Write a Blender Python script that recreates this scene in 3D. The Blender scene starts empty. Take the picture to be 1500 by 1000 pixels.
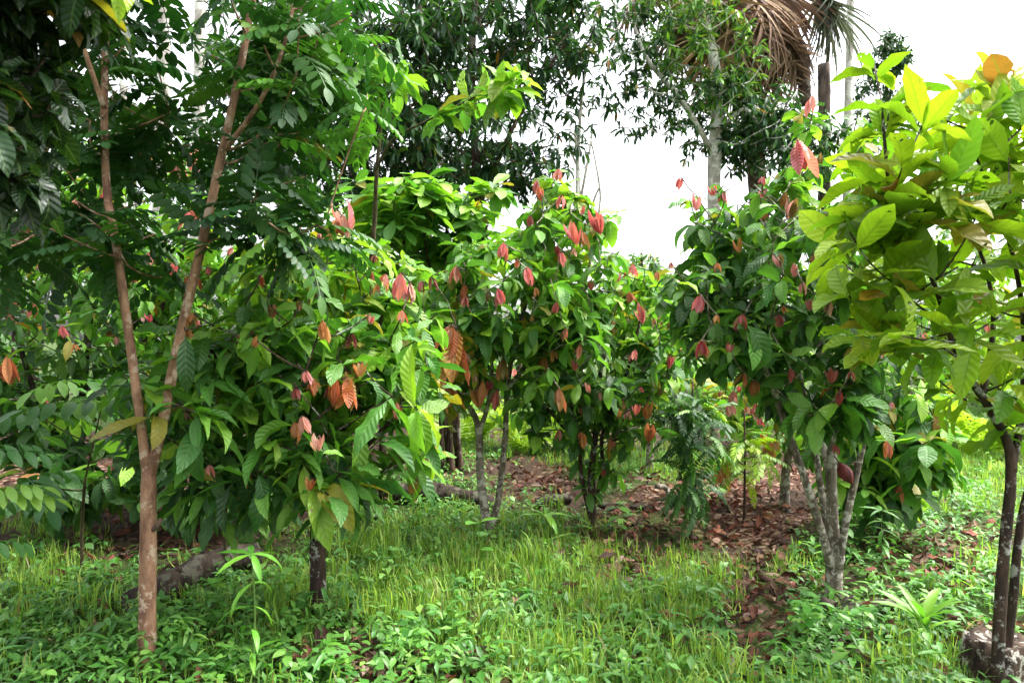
import bpy, math, random
import numpy as np
from mathutils import Vector, Matrix, noise as mnoise

random.seed(7)
rng = np.random.default_rng(7)
R = math.radians
SC = bpy.context.scene
COL = SC.collection
CAM_H = 1.5
F_PX = 1000.0           # focal length in pixels of the 1500 px wide photograph (24 mm lens)


def P(px, py, Y):
    """a point of the photograph at distance Y -> world"""
    return Vector(((px - 750.0) / F_PX * Y, Y, CAM_H - (py - 500.0) / F_PX * Y))


def gh(x, y):
    """height of the ground"""
    return (0.035 * math.sin(x * 0.9 + 1.3) * math.cos(y * 0.7 + 0.4) + 0.02 * math.sin(x * 2.3 + y * 1.7)
            + 0.012 * math.sin(x * 5.1 - y * 4.3))


def G(px, py):
    """a point of the photograph on the ground"""
    Y = CAM_H * F_PX / (py - 500.0)
    x = (px - 750.0) / F_PX * Y
    return Vector((x, Y, gh(x, Y)))


def lin(h):
    if isinstance(h, str):
        h = tuple(int(h[i:i + 2], 16) for i in (0, 2, 4))
    return tuple(((c / 255) / 12.92 if c / 255 <= 0.04045 else ((c / 255 + 0.055) / 1.055) ** 2.4) for c in h)


def U(a, b):
    return random.uniform(a, b)


# ------------------------------------------------------------------ materials
class NT:
    def __init__(s, name):
        s.m = bpy.data.materials.new(name)
        s.m.use_nodes = True
        s.t = s.m.node_tree
        s.t.nodes.clear()
        s.out = s.n('ShaderNodeOutputMaterial')

    def n(s, kind, **kw):
        nd = s.t.nodes.new(kind)
        for k, v in kw.items():
            if k.startswith('i_'):
                key = k[2:]
                key = int(key) if key.isdigit() else key.replace('_', ' ')
                nd.inputs[key].default_value = v
            else:
                setattr(nd, k, v)
        return nd

    def l(s, a, b):
        s.t.links.new(a, b)

    def math(s, op, a, b=None, c=None, clamp=False):
        nd = s.n('ShaderNodeMath', operation=op, use_clamp=clamp)
        for i, v in enumerate((a, b, c)):
            if v is None:
                continue
            if isinstance(v, (int, float)):
                nd.inputs[i].default_value = v
            else:
                s.l(v, nd.inputs[i])
        return nd.outputs[0]

    def smooth(s, v, a, b, lo=0.0, hi=1.0):
        nd = s.n('ShaderNodeMapRange', interpolation_type='SMOOTHSTEP')
        s.l(v, nd.inputs[0])
        for i, q in enumerate((a, b, lo, hi)):
            nd.inputs[i + 1].default_value = q
        return nd.outputs[0]

    def mix(s, f, a, b, blend='MIX'):
        nd = s.n('ShaderNodeMix', data_type='RGBA', blend_type=blend)
        for q, v in ((nd.inputs[0], f), (nd.inputs[6], a), (nd.inputs[7], b)):
            if isinstance(v, (int, float)):
                q.default_value = v
            elif isinstance(v, tuple):
                q.default_value = (*v, 1) if len(v) == 3 else v
            else:
                s.l(v, q)
        return nd.outputs[2]

    def noise(s, scale, detail=3, rough=0.55, coord='Object', vec=None):
        nd = s.n('ShaderNodeTexNoise')
        nd.inputs['Scale'].default_value = scale
        nd.inputs['Detail'].default_value = detail
        nd.inputs['Roughness'].default_value = rough
        if vec is None:
            vec = s.n('ShaderNodeTexCoord').outputs[coord]
        s.l(vec, nd.inputs['Vector'])
        return nd.outputs['Fac']


def leaf_material(name, veins=9, vein_col=0.35, vein_rgb=(0.45, 0.55, 0.2), rough=0.38, transl=0.4, bump=0.5,
                  blotch=0.35, slope=0.55, holes=False, spec=0.5, warm=(1.12, 1.22, 0.5)):
    t = NT(name)
    tint = t.n('ShaderNodeAttribute', attribute_name='tint').outputs['Color']
    uv = t.n('ShaderNodeUVMap').outputs['UV']
    sp = t.n('ShaderNodeSeparateXYZ')
    t.l(uv, sp.inputs[0])
    a = t.math('MULTIPLY', t.math('ABSOLUTE', t.math('SUBTRACT', sp.outputs[0], 0.5)), 2.0)
    col = tint
    nz = t.noise(14, 3)
    col = t.mix(t.math('MULTIPLY', t.smooth(nz, 0.4, 0.7), blotch), col,
                t.mix(1.0, col, (0.62, 0.68, 0.5), 'MULTIPLY'))
    height = None
    if veins:
        ph = t.math('FRACT', t.math('SUBTRACT', t.math('MULTIPLY', sp.outputs[1], float(veins)),
                                    t.math('MULTIPLY', a, slope * veins * 0.28)))
        d = t.math('ABSOLUTE', t.math('SUBTRACT', ph, 0.5))           # 0 mid-panel ... 0.5 vein
        line = t.smooth(d, 0.40, 0.49)
        mid = t.smooth(a, 0.05, 0.13, 1.0, 0.0)
        vmask = t.math('MAXIMUM', t.math('MULTIPLY', line, 0.7), mid)
        col = t.mix(t.math('MULTIPLY', vmask, vein_col), col, vein_rgb)
        height = t.math('ADD', t.math('MULTIPLY', d, -1.6), t.math('MULTIPLY', mid, -0.7))
        spots = t.smooth(t.noise(38, 2, .5), .66, .72)                   # brown leaf spots, worse on some leaves
        spots = t.math('MULTIPLY', spots, t.smooth(t.noise(2.3, 1), .42, .62))
        col = t.mix(t.math('MULTIPLY', spots, .8), col, lin('6e5a2e'))
    b = t.n('ShaderNodeBsdfPrincipled')
    b.inputs['Roughness'].default_value = rough
    b.inputs['Specular IOR Level'].default_value = spec
    t.l(col, b.inputs['Base Color'])
    if height is not None and bump:
        bp = t.n('ShaderNodeBump')
        bp.inputs['Strength'].default_value = bump
        bp.inputs['Distance'].default_value = 0.01
        t.l(height, bp.inputs['Height'])
        t.l(bp.outputs[0], b.inputs['Normal'])
    tr = t.n('ShaderNodeBsdfTranslucent')
    t.l(t.mix(1.0, col, warm, 'MULTIPLY'), tr.inputs['Color'])
    mx = t.n('ShaderNodeMixShader')
    mx.inputs[0].default_value = transl
    t.l(b.outputs[0], mx.inputs[1])
    t.l(tr.outputs[0], mx.inputs[2])
    last = mx.outputs[0]
    if holes:                                                            # insect holes eaten through some leaves
        vo = t.n('ShaderNodeTexVoronoi')
        vo.inputs['Scale'].default_value = 34
        t.l(t.n('ShaderNodeTexCoord').outputs['Object'], vo.inputs['Vector'])
        big = t.smooth(t.noise(4.5, 1), 0.56, 0.66)
        hole = t.math('MULTIPLY', t.math('LESS_THAN', vo.outputs['Distance'], 0.34), t.math('GREATER_THAN', big, 0.5))
        tp = t.n('ShaderNodeBsdfTransparent')
        m2 = t.n('ShaderNodeMixShader')
        t.l(hole, m2.inputs[0])
        t.l(last, m2.inputs[1])
        t.l(tp.outputs[0], m2.inputs[2])
        last = m2.outputs[0]
    t.l(last, t.out.inputs[0])
    return t.m


def bark_material(name, base, dark, patch=None, patch_amt=0.5, scale=22.0, rough=0.85, patch_scale=9.0):
    t = NT(name)
    tc = t.n('ShaderNodeTexCoord').outputs['Object']
    mp = t.n('ShaderNodeMapping')
    mp.inputs['Scale'].default_value = (1, 1, 0.28)
    t.l(tc, mp.inputs['Vector'])
    n1 = t.noise(scale, 5, 0.65, vec=mp.outputs[0])
    n2 = t.noise(scale * 5, 3, 0.6, vec=tc)
    col = t.mix(t.smooth(n1, 0.36, 0.66), dark, base)
    col = t.mix(t.math('MULTIPLY', t.smooth(n2, 0.5, 0.75), 0.35), col, tuple(c * 0.45 for c in dark))
    if patch:
        n3 = t.noise(patch_scale, 4, 0.7, vec=tc)
        col = t.mix(t.smooth(n3, 0.62 - 0.25 * patch_amt, 0.68 - 0.2 * patch_amt), col, patch)
    b = t.n('ShaderNodeBsdfPrincipled')
    b.inputs['Roughness'].default_value = rough
    b.inputs['Specular IOR Level'].default_value = 0.25
    t.l(col, b.inputs['Base Color'])
    bp = t.n('ShaderNodeBump')
    bp.inputs['Strength'].default_value = 0.7
    bp.inputs['Distance'].default_value = 0.012
    t.l(t.math('ADD', n1, t.math('MULTIPLY', n2, 0.4)), bp.inputs['Height'])
    t.l(bp.outputs[0], b.inputs['Normal'])
    t.l(b.outputs[0], t.out.inputs[0])
    return t.m


M = {}
M['cacao'] = leaf_material('cacao_leaf', veins=9, vein_col=0.2, vein_rgb=lin('7f9e5a'), rough=0.45, transl=0.42, bump=0.38)
M['cacao_far'] = leaf_material('cacao_leaf_distant', veins=8, vein_col=0.18, vein_rgb=lin('8fae62'), rough=0.42, transl=0.4, bump=0.3)
M['lime'] = leaf_material('lime_leaf', veins=8, vein_col=0.35, vein_rgb=lin('4f7418'), rough=0.42, transl=0.45, bump=0.45, holes=True, blotch=0.3, warm=(.98, 1.1, .62))
M['flush'] = leaf_material('young_red_leaf', veins=10, vein_col=0.5, vein_rgb=lin('c89a90'), rough=0.42, transl=0.4, bump=0.7,
                           warm=(1.12, 0.85, 0.75), blotch=0.3)
M['sapling'] = leaf_material('leaflet', veins=7, vein_col=0.1, vein_rgb=lin('6f9a55'), rough=0.5, transl=0.33, bump=0.12)
M['plain'] = leaf_material('small_leaf', veins=0, rough=0.42, transl=0.4, bump=0, blotch=0.4)
M['tall'] = leaf_material('tall_tree_leaf', veins=0, rough=0.45, transl=0.3, bump=0, blotch=0.4, spec=0.4)
M['grass'] = leaf_material('grass_blade', veins=0, rough=0.45, transl=0.5, bump=0, blotch=0.25, spec=0.35)
M['dead'] = leaf_material('dead_leaf', veins=7, vein_col=0.2, vein_rgb=lin('a5836b'), rough=0.75, transl=0.12, bump=0.5,
                          warm=(1.2, 0.8, 0.6), blotch=0.7, spec=0.2)
M['frond_dead'] = leaf_material('dead_frond', veins=0, rough=0.75, transl=0.2, bump=0, blotch=0.5, spec=0.2, warm=(1.2, .9, .7))

M['bark_sapling'] = bark_material('sapling_bark', lin('a07c62'), lin('66493a'), lin('a8937f'), 0.35, 16, 0.85, 16)
M['bark_cacao'] = bark_material('cacao_bark', lin('85766a'), lin('4a3d34'), lin('b0aaa0'), 0.62, 24, 0.9, 12)
M['bark_grey'] = bark_material('lichen_grey_bark', lin('7c7265'), lin('4c4138'), lin('a5a094'), 0.5, 24, 0.9, 18)
M['bark_dark'] = bark_material('dark_wet_bark', lin('4a382e'), lin('251b16'), lin('8f8e86'), 0.3, 20, 0.75, 13)
M['bark_pale'] = bark_material('pale_bark', lin('c3bdb4'), lin('958d84'), lin('d9d6cf'), 0.6, 10, 0.9, 4)
M['bark_brown'] = bark_material('brown_bark', lin('5e4a40'), lin('33271f'), lin('7c776c'), 0.3, 12, 0.9, 5)
M['bark_black'] = bark_material('charred_bark', lin('5a4c45'), lin('2c2521'), None, 0, 9, 0.95)
M['log'] = bark_material('rotten_wood', lin('473c34'), lin('241c18'), lin('58564a'), 0.35, 14, 0.95, 9)
M['twig'] = bark_material('twig_bark', lin('5c5236'), lin('37301f'), None, 0, 40, 0.8)
M['stump'] = bark_material('stump_bark', lin('4e3f33'), lin('231b16'), lin('9a968c'), 0.42, 26, 0.95, 22)
M['stem'] = bark_material('green_stem', lin('5f7f3a'), lin('46602c'), None, 0, 40, 0.6)
M['pod'] = bark_material('pod_skin', lin('6b2a2c'), lin('431a20'), None, 0, 18, 0.5)


# ------------------------------------------------------------------ leaf templates
# local frame: +Y along the leaf, +X across, +Z its upper face; length 1
def leaf_template(nu=4, nv=7, w=0.19, pet=0.07, fold=0.25, bend=0.6, wave=0.015, a=0.9, b=0.75, tip=0.35, twist=0.0, ph=0.0):
    vs = [0.0, pet] + [pet + (1 - pet) * (i / nv) for i in range(1, nv + 1)]
    V, UV, Fc = [], [], []
    y = z = 0.0
    pv = 0.0
    for k, v in enumerate(vs):
        th = bend * (v ** 1.3)
        dv = v - pv
        y += dv * math.cos(th)
        z -= dv * math.sin(th)
        pv = v
        if v <= pet:
            hw = 0.012 if k == 0 else 0.016
        else:
            t = (v - pet) / (1 - pet)
            hw = w * max(0.0, math.sin(math.pi * min(1, t ** a))) ** b
            if t > 0.78:
                hw *= 1 - tip * ((t - 0.78) / 0.22)
            hw = max(hw, 0.003)
        for i in range(nu + 1):
            u = i / nu * 2 - 1
            lift = abs(u) * hw * math.sin(fold) + wave * math.sin(v * 17 + ph + (2.0 if u > 0 else 0)) * (abs(u) ** 1.5) * (hw / w)
            x = u * hw * math.cos(fold)
            tw = twist * v
            x2 = x * math.cos(tw) - lift * math.sin(tw)
            l2 = x * math.sin(tw) + lift * math.cos(tw)
            V.append((x2, y + l2 * math.sin(th), z + l2 * math.cos(th)))
            UV.append((i / nu, max(0.0, (v - pet) / (1 - pet))))
    n = nu + 1
    for k in range(len(vs) - 1):
        for i in range(nu):
            Fc.append((k * n + i, k * n + i + 1, (k + 1) * n + i + 1, (k + 1) * n + i))
    return np.array(V, float), np.array(Fc, int), np.array(UV, float)


def join_templates(parts):
    V, Fc, UV, o = [], [], [], 0
    for v, f, u in parts:
        V.append(v)
        Fc.append(f + o)
        UV.append(u)
        o += len(v)
    return np.concatenate(V), np.concatenate(Fc), np.concatenate(UV)


def xform(t, pos, d, n, s, ws=1.0):
    d = Vector(d).normalized()
    n = Vector(n)
    n = (n - d * n.dot(d)).normalized()
    x = d.cross(n)
    m = np.array([x, d, n]).T
    v = t[0] * np.array([s * ws, s, s])
    return v @ m.T + np.array(pos), t[1], t[2]


def pinnate_template(pairs=7, leaflet=None, ll=0.26, droop=0.5, seed=0, lw=1.0, terminal=True, start=0.16, hang=0.15):
    """a compound leaf: a rachis of length 1 with pairs of leaflets"""
    r = random.Random(seed)
    parts = []
    pts = []
    y = z = 0.0
    N = 24
    for k in range(N + 1):
        th = droop * (k / N) - droop * 0.35
        pts.append((Vector((0, y, z)), Vector((0, math.cos(th), -math.sin(th)))))
        y += math.cos(th) / N
        z -= math.sin(th) / N
    V = []
    for k in range(0, N + 1, 4):
        p = pts[k][0]
        V += [(-0.006, p.y, p.z), (0.006, p.y, p.z)]
    m = len(V) // 2
    parts.append((np.array(V), np.array([(2 * i, 2 * i + 1, 2 * i + 3, 2 * i + 2) for i in range(m - 1)]), np.full((len(V), 2), 0.5)))
    for i in range(pairs):
        f = start + (1 - start) * i / (pairs - 0.3)
        p, d = pts[int(f * N)]
        sz = ll * (0.75 + 0.35 * math.sin(math.pi * (0.15 + 0.75 * f))) * r.uniform(0.9, 1.08)
        for s in (-1, 1):
            ang = R(68 - 22 * f) + r.uniform(-.1, .1)
            dd = Vector((s * math.sin(ang), 0, 0)) + d * math.cos(ang) + Vector((0, 0, -hang + r.uniform(-.12, .1)))
            parts.append(xform(leaflet, p, dd, Vector((s * r.uniform(-.1, .3), 0, 1)), sz, lw))
    if terminal:
        p, d = pts[N]
        parts.append(xform(leaflet, p, d, (0, 0, 1), ll, lw))
    return join_templates(parts)


T = {}
T['cacao'] = [leaf_template(4, 8, .195, .07, f, bd, wv, .88, .72, .45, tw, ph) for f, bd, wv, tw, ph in
              ((.22, .55, .016, .1, 0), (.35, .9, .02, -.2, 1), (.12, .3, .014, .15, 2), (.45, 1.2, .022, .3, 3), (.28, .75, .02, -.35, 4))]
T['cacao'] += [leaf_template(4, 8, w, .07, f, bd, wv, .95, .68, tp, tw, ph) for w, f, bd, wv, tp, tw, ph in
               ((.16, .6, .9, .05, .5, .8, 5), (.225, .15, .4, .045, .25, -.3, 6), (.18, -.15, .7, .05, .4, .5, 7), (.21, .3, 1.6, .03, .3, -.8, 8))]
T['cacao_low'] = [leaf_template(2, 5, .195, .07, f, bd, 0.01, .88, .72, .4, tw) for f, bd, tw in
                  ((.22, .55, .1), (.35, .95, -.2), (.15, .3, .15), (.4, 1.25, .3))]
T['lime'] = [leaf_template(4, 8, .2, .06, f, bd, wv, 1.0, .7, .3, tw, ph) for f, bd, wv, tw, ph in
             ((.2, .35, .02, .1, 0), (.3, .7, .03, -.2, 1), (.15, .15, .02, .15, 2), (.4, 1.0, .03, .35, 3), (.5, .5, .03, -.4, 4))]
T['obovate'] = [leaf_template(4, 6, .21, .06, f, bd, .015, 1.35, .7, .1, tw, ph) for f, bd, tw, ph in
                ((.2, .5, .1, 0), (.3, .8, -.2, 1), (.15, .3, .2, 2))]
T['flush'] = [leaf_template(4, 7, .2, .05, f, bd, .02, .9, .62, .4, tw, ph) for f, bd, tw, ph in
              ((.5, -.15, .2, 0), (.7, .15, -.3, 1), (.6, -.35, .1, 2))]
lf = leaf_template(2, 4, .22, .05, .14, .3, 0.0, .95, .62, .2)
T['pinnate'] = [pinnate_template(7, lf, .26, .5, 1), pinnate_template(6, lf, .29, .75, 2), pinnate_template(8, lf, .235, .35, 3, hang=.35)]
lf2 = leaf_template(2, 3, .17, .04, .12, .35, 0.0, .9, .7, .3)
T['feather'] = [pinnate_template(11, lf2, .2, .9, 4, start=.1), pinnate_template(10, lf2, .22, .6, 5, start=.1), pinnate_template(12, lf2, .19, 1.2, 6, start=.1)]
lf3 = leaf_template(2, 5, .2, .05, .2, .6, 0.01, .9, .65, .3)
T['bigpinnate'] = [pinnate_template(4, lf3, .42, .5, 7, start=.2), pinnate_template(4, lf3, .45, .8, 8, start=.2, hang=.4)]
T['small'] = [leaf_template(2, 2, w, .04, .25, bd, 0, .9, .7, .2) for w, bd in ((.2, .4), (.17, .9), (.23, .2))]
T['narrow'] = [leaf_template(2, 3, w, .05, .25, bd, 0, .9, .7, .4) for w, bd in ((.13, .5), (.115, .9), (.15, .2))]
T['herb'] = [leaf_template(2, 4, w, .12, .2, bd, .012, .72, .75, .3) for w, bd in ((.27, .5), (.24, .9), (.3, .2))]
T['lance'] = [leaf_template(2, 6, .1, .03, .3, bd, .008, .8, .8, .3, tw) for bd, tw in ((.6, .1), (1.1, -.2), (.25, .2))]
T['grass'] = []
for bd, w in ((.6, .032), (1.2, .028), (1.8, .03), (2.3, .03), (1.5, .045)):
    T['grass'].append(leaf_template(1, 4, w, .02, 0, bd, 0, .6, .6, .3))
T['dead'] = [leaf_template(4, 6, .2, .07, f, bd, .06, .9, .7, .4, tw, ph) for f, bd, tw, ph in
             ((.4, .5, .4, 0), (.7, -.9, -.5, 1), (.2, 1.2, .6, 2), (-.4, .6, -.3, 3))]
fl = leaf_template(1, 7, .02, .02, 0, 1.5, 0, .4, .5, .5)
FR = random.Random(5)


def fan_template(n=26, spread=150, droop=1.0, seed=0):
    r = random.Random(seed)
    parts = []
    for i in range(n):
        az = R(-spread / 2 + spread * i / (n - 1) + r.uniform(-4, 4))
        st = leaf_template(1, 7, .026 * r.uniform(.7, 1.1), .02, 0, droop * r.uniform(.75, 1.25), 0, .4, .5, .5, r.uniform(-.5, .5))
        d = Vector((math.sin(az), math.cos(az), r.uniform(-.05, .25)))
        parts.append(xform(st, (0, 0, 0), d, (0, 0, 1), r.uniform(.75, 1.05)))
    return join_templates(parts)


T['fan'] = [fan_template(32, 185, 1.0, 1), fan_template(24, 120, 1.0, 2), fan_template(26, 170, .6, 3)]


class Batch:
    """many leaves -> one mesh"""
    def __init__(s):
        s.d = {}
        s.count = 0

    def add(s, kind, pos, d, n, length, col, ws=1.0, var=None):
        k = random.randrange(len(T[kind])) if var is None else var
        d = Vector(d)
        if d.length < 1e-6:
            d = Vector((0, 1, 0))
        d.normalize()
        n = Vector(n)
        n = n - d * n.dot(d)
        if n.length < 1e-4:
            n = d.orthogonal()
        n.normalize()
        x = d.cross(n)
        s.d.setdefault((kind, k), []).append((*x, *d, *n, pos[0], pos[1], pos[2], length, ws, *col))
        s.count += 1

    def arrays(s, origin):
        Vs, Fs, UVs, Cs, o = [], [], [], [], 0
        for (kind, k), rows in s.d.items():
            tv, tf, tu = T[kind][k]
            A = np.array(rows)
            n = len(A)
            sc = A[:, 12][:, None, None]
            ws = A[:, 13][:, None]
            X, D, N = A[:, 0:3], A[:, 3:6], A[:, 6:9]
            v = (tv[None, :, 0, None] * ws[:, :, None] * X[:, None, :] + tv[None, :, 1, None] * D[:, None, :]
                 + tv[None, :, 2, None] * N[:, None, :]) * sc + A[:, None, 9:12]
            m = len(tv)
            Vs.append(v.reshape(-1, 3))
            Fs.append((tf[None] + (o + np.arange(n) * m)[:, None, None]).reshape(-1, 4))
            UVs.append(np.tile(tu, (n, 1)))
            Cs.append(np.repeat(A[:, 14:17], m, axis=0))
            o += n * m
        V = np.concatenate(Vs) - np.array(origin)
        return V, np.concatenate(Fs), np.concatenate(UVs), np.concatenate(Cs)

    def build(s, name, mat, origin=(0, 0, 0), parent=None):
        V, Fq, UV, C = s.arrays(origin)
        me = bpy.data.meshes.new(name)
        me.vertices.add(len(V))
        me.vertices.foreach_set('co', V.astype(np.float32).ravel())
        me.loops.add(Fq.size)
        me.loops.foreach_set('vertex_index', Fq.astype(np.int32).ravel())
        me.polygons.add(len(Fq))
        me.polygons.foreach_set('loop_start', np.arange(0, Fq.size, 4, dtype=np.int32))
        me.polygons.foreach_set('use_smooth', np.ones(len(Fq), dtype=bool))
        uvl = me.uv_layers.new(name='UVMap')
        uvl.data.foreach_set('uv', UV[Fq.ravel()].astype(np.float32).ravel())
        at = me.color_attributes.new('tint', 'FLOAT_COLOR', 'POINT')
        at.data.foreach_set('color', np.c_[C, np.ones(len(C))].astype(np.float32).ravel())
        me.update(calc_edges=True)
        me.materials.append(mat)
        return link(name, me, origin, parent)


def link(name, me, origin, parent):
    o = bpy.data.objects.new(name, me)
    COL.objects.link(o)
    if parent is not None:
        o.parent = parent
    else:
        o.location = origin
    return o


class Tubes:
    def __init__(s):
        s.V, s.F = [], []

    def add(s, pts, rad, n=8, cap=True, rough=0.0, seed=0):
        pts = [Vector(p) for p in pts]
        o = len(s.V)
        up = Vector((0.13, 0.97, 0.2))
        for i, p in enumerate(pts):
            t = (pts[min(i + 1, len(pts) - 1)] - pts[max(i - 1, 0)]).normalized()
            a = t.cross(up)
            if a.length < .05:
                a = t.cross(Vector((1, 0, 0)))
            a.normalize()
            b = t.cross(a)
            for k in range(n):
                an = 2 * math.pi * k / n
                rr = rad[i]
                if rough:
                    rr *= 1 + rough * mnoise.noise(Vector((math.cos(an) * 1.3 + seed, math.sin(an) * 1.3, i * .45)))
                s.V.append(p + (a * math.cos(an) + b * math.sin(an)) * rr)
        for i in range(len(pts) - 1):
            for k in range(n):
                s.F.append((o + i * n + k, o + i * n + (k + 1) % n, o + (i + 1) * n + (k + 1) % n, o + (i + 1) * n + k))
        if cap:
            s.F.append(tuple(o + k for k in reversed(range(n))))
            e = o + (len(pts) - 1) * n
            s.F.append(tuple(e + k for k in range(n)))

    def build(s, name, mat, origin=(0, 0, 0), parent=None):
        me = bpy.data.meshes.new(name)
        O = Vector(origin)
        me.from_pydata([tuple(v - O) for v in s.V], [], s.F)
        me.polygons.foreach_set('use_smooth', [True] * len(me.polygons))
        me.update()
        me.materials.append(mat)
        return link(name, me, origin, parent)


def spline(pts, m=6):
    """Catmull-Rom through points"""
    pts = [Vector(p) for p in pts]
    if len(pts) < 3:
        return [pts[0].lerp(pts[-1], i / m) for i in range(m + 1)]
    q = [pts[0] * 2 - pts[1]] + pts + [pts[-1] * 2 - pts[-2]]
    out = []
    for i in range(1, len(q) - 2):
        a, b, c, d = q[i - 1:i + 3]
        for k in range(m):
            t = k / m
            out.append(.5 * ((2 * b) + (c - a) * t + (2 * a - 5 * b + 4 * c - d) * t * t + (3 * b - a - 3 * c + d) * t ** 3))
    out.append(pts[-1])
    return out


def tag(o, label=None, cat=None, group=None, kind=None):
    if label:
        o['label'] = label
    if cat:
        o['category'] = cat
    if group:
        o['group'] = group
    if kind:
        o['kind'] = kind
    return o


def empty(name, loc):
    o = bpy.data.objects.new(name, None)
    o.empty_display_size = .1
    COL.objects.link(o)
    o.location = loc
    return o


def jit(c, a=.18):
    k = 1 + U(-a, a)
    return (c[0] * k * (1 + U(-.12, .12)), c[1] * k, c[2] * k * (1 + U(-.2, .2)))


def pal(*hexes):
    return [lin(h) for h in hexes]


# ------------------------------------------------------------------ tree growing
class Grower:
    def __init__(s):
        s.wood = Tubes()
        s.pos = []          # attachment points: position, radius
        s.rad = []
        s.mn = []

    def stem(s, pts, r0, r1, n=10, m=8, rough=.12, attach=0.45, flare=0.0):
        c = spline(pts, m)
        k = len(c)
        rad = [r0 + (r1 - r0) * (i / (k - 1)) for i in range(k)]
        if flare:
            for i in range(min(4, k)):
                rad[i] *= 1 + flare * (1 - i / 4) ** 2
        s.wood.add(c, rad, n, rough=rough, seed=random.random() * 50)
        for i in range(int(k * attach), k):
            s.pos.append(c[i])
            s.rad.append(rad[i])
        return c

    def branch(s, tip, rt=.004, sag=0.0, maxr=.02):
        A = np.array(s.pos)
        t = np.array(tip)
        d = A - t
        dist = np.sqrt((d * d).sum(1))
        pen = np.clip(A[:, 2] - t[2] + .45 * np.sqrt(d[:, 0] ** 2 + d[:, 1] ** 2), 0, None) * 1.6
        i = int(np.argmin(dist + pen))
        q = s.pos[i]
        L = (tip - q).length
        r0 = min(s.rad[i] * .75, rt + .007 * L + .001, maxr)
        r0 = max(r0, rt)
        k = max(3, min(8, int(L / .08)))
        mid = q.lerp(tip, .5) + Vector((U(-.06, .06), U(-.06, .06), -.1 + U(-.04, .04))) * L
        out = []
        for j in range(k + 1):
            f = j / k
            out.append(q * (1 - f) ** 2 + mid * 2 * f * (1 - f) + tip * f * f)
        rad = [r0 + (rt - r0) * j / k for j in range(k + 1)]
        s.wood.add(out, rad, 5, cap=False)
        for j in range(1, k + 1):
            s.pos.append(out[j])
            s.rad.append(rad[j])
        return out


UP = Vector((0, 0, 1))


def rosette(B, kind, p, axis, n, L, pick, droop=(55, 125), lv=.5, ws=1.0, gravity=.25, back=.12):
    axis = Vector(axis).normalized()
    e1 = axis.orthogonal().normalized()
    e2 = axis.cross(e1)
    az0 = U(0, 6.28)
    for i in range(n):
        az = az0 + i * 2.39996 + U(-.3, .3)
        el = R(U(*droop)) if n > 1 else R(20)
        rad = e1 * math.cos(az) + e2 * math.sin(az)
        d = axis * math.cos(el) + rad * math.sin(el) - UP * gravity * U(-.1, 1.3)
        d.normalize()
        hor = Vector((d.x, d.y, 0))
        nrm = UP + hor * .8 + Vector((U(-lv, lv), U(-lv, lv), U(-lv, lv) * .5))
        if d.z < -.8:
            nrm = rad + UP * .4
        B.add(kind, p - axis * U(0, back), d, nrm, L * U(.6, 1.12), pick(), ws * U(.85, 1.12))


def sample_blob(bl):
    cx, cy, rx, ry, Y, rY, n = bl[:7]
    c = P(cx, cy, Y)
    sx, sz = rx / F_PX * Y, ry / F_PX * Y
    out = []
    while len(out) < n:
        v = Vector((U(-1, 1), U(-1, 1), U(-1, 1)))
        if v.length > 1 or v.length < .12:
            continue
        v = v.normalized() * (v.length ** .7) * U(.85, 1.22)
        q = c + Vector((v.x * sx, v.y * rY, v.z * sz))
        k = 2.6 * 5 / Y
        if mnoise.noise(q * k + Vector((cx, cy, 0))) < -.12 and random.random() < .8:
            continue
        out.append(q)
    return out


GAIN = 1.25


def picker(palette, weights=None, a=.18):
    def f():
        c = random.choices(palette, weights)[0]
        q = random.random()
        if q < .09 and c[0] < .11:
            c = (c[0] * 2.2, c[1] * 1.7, c[2] * 1.2)
        elif q < .096:
            c = (.2, .19, .03)
        elif q < .099:
            c = (.2, .1, .03)
        return jit((c[0] * GAIN * 1.11, c[1] * GAIN, c[2] * GAIN * .8), a)
    return f


FLUSH = {'red': pal('da7a74', 'd46e68', 'de9286', 'c86668'), 'pink': pal('e0a09e', 'e6b0a2', 'd49090'),
         'orange': pal('c87c4a', 'd09054', 'b86a46', 'bc9048'), 'crimson': pal('b44450', 'be4c50')}


def flush_cluster(parent, base, p, h, col, n=None):
    """a bunch of limp young leaves hanging from a twig end"""
    B = Batch()
    n = n or random.randint(4, 7)
    h *= U(.72, 1.0)
    one = FLUSH[col] if random.random() < .6 else random.sample(FLUSH[col], 2) + pal('7f7434', '8a6a40')[:random.randint(0, 2)]
    upright = random.random() < .28
    if upright:
        p = p - UP * h * .8
    lean = Vector((U(-.25, .25), U(-.25, .25), 0))
    pk = lambda: jit(random.choice(one), .16)
    for i in range(n):
        az = i * 2 * math.pi / n + U(-.4, .4)
        r = Vector((math.cos(az), math.sin(az), 0))
        d = r * U(.06, .26 if n < 7 else .45) + lean + (UP if upright else -UP)
        B.add('flush', p + Vector((0, 0, U(-.1, .08) * h)) + r * .004, d, r + UP * .2, h * U(.65, 1.1), pk(), U(.8, 1.1))
    o = B.build('young_leaf_cluster', M['flush'], base, parent)
    return o


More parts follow.
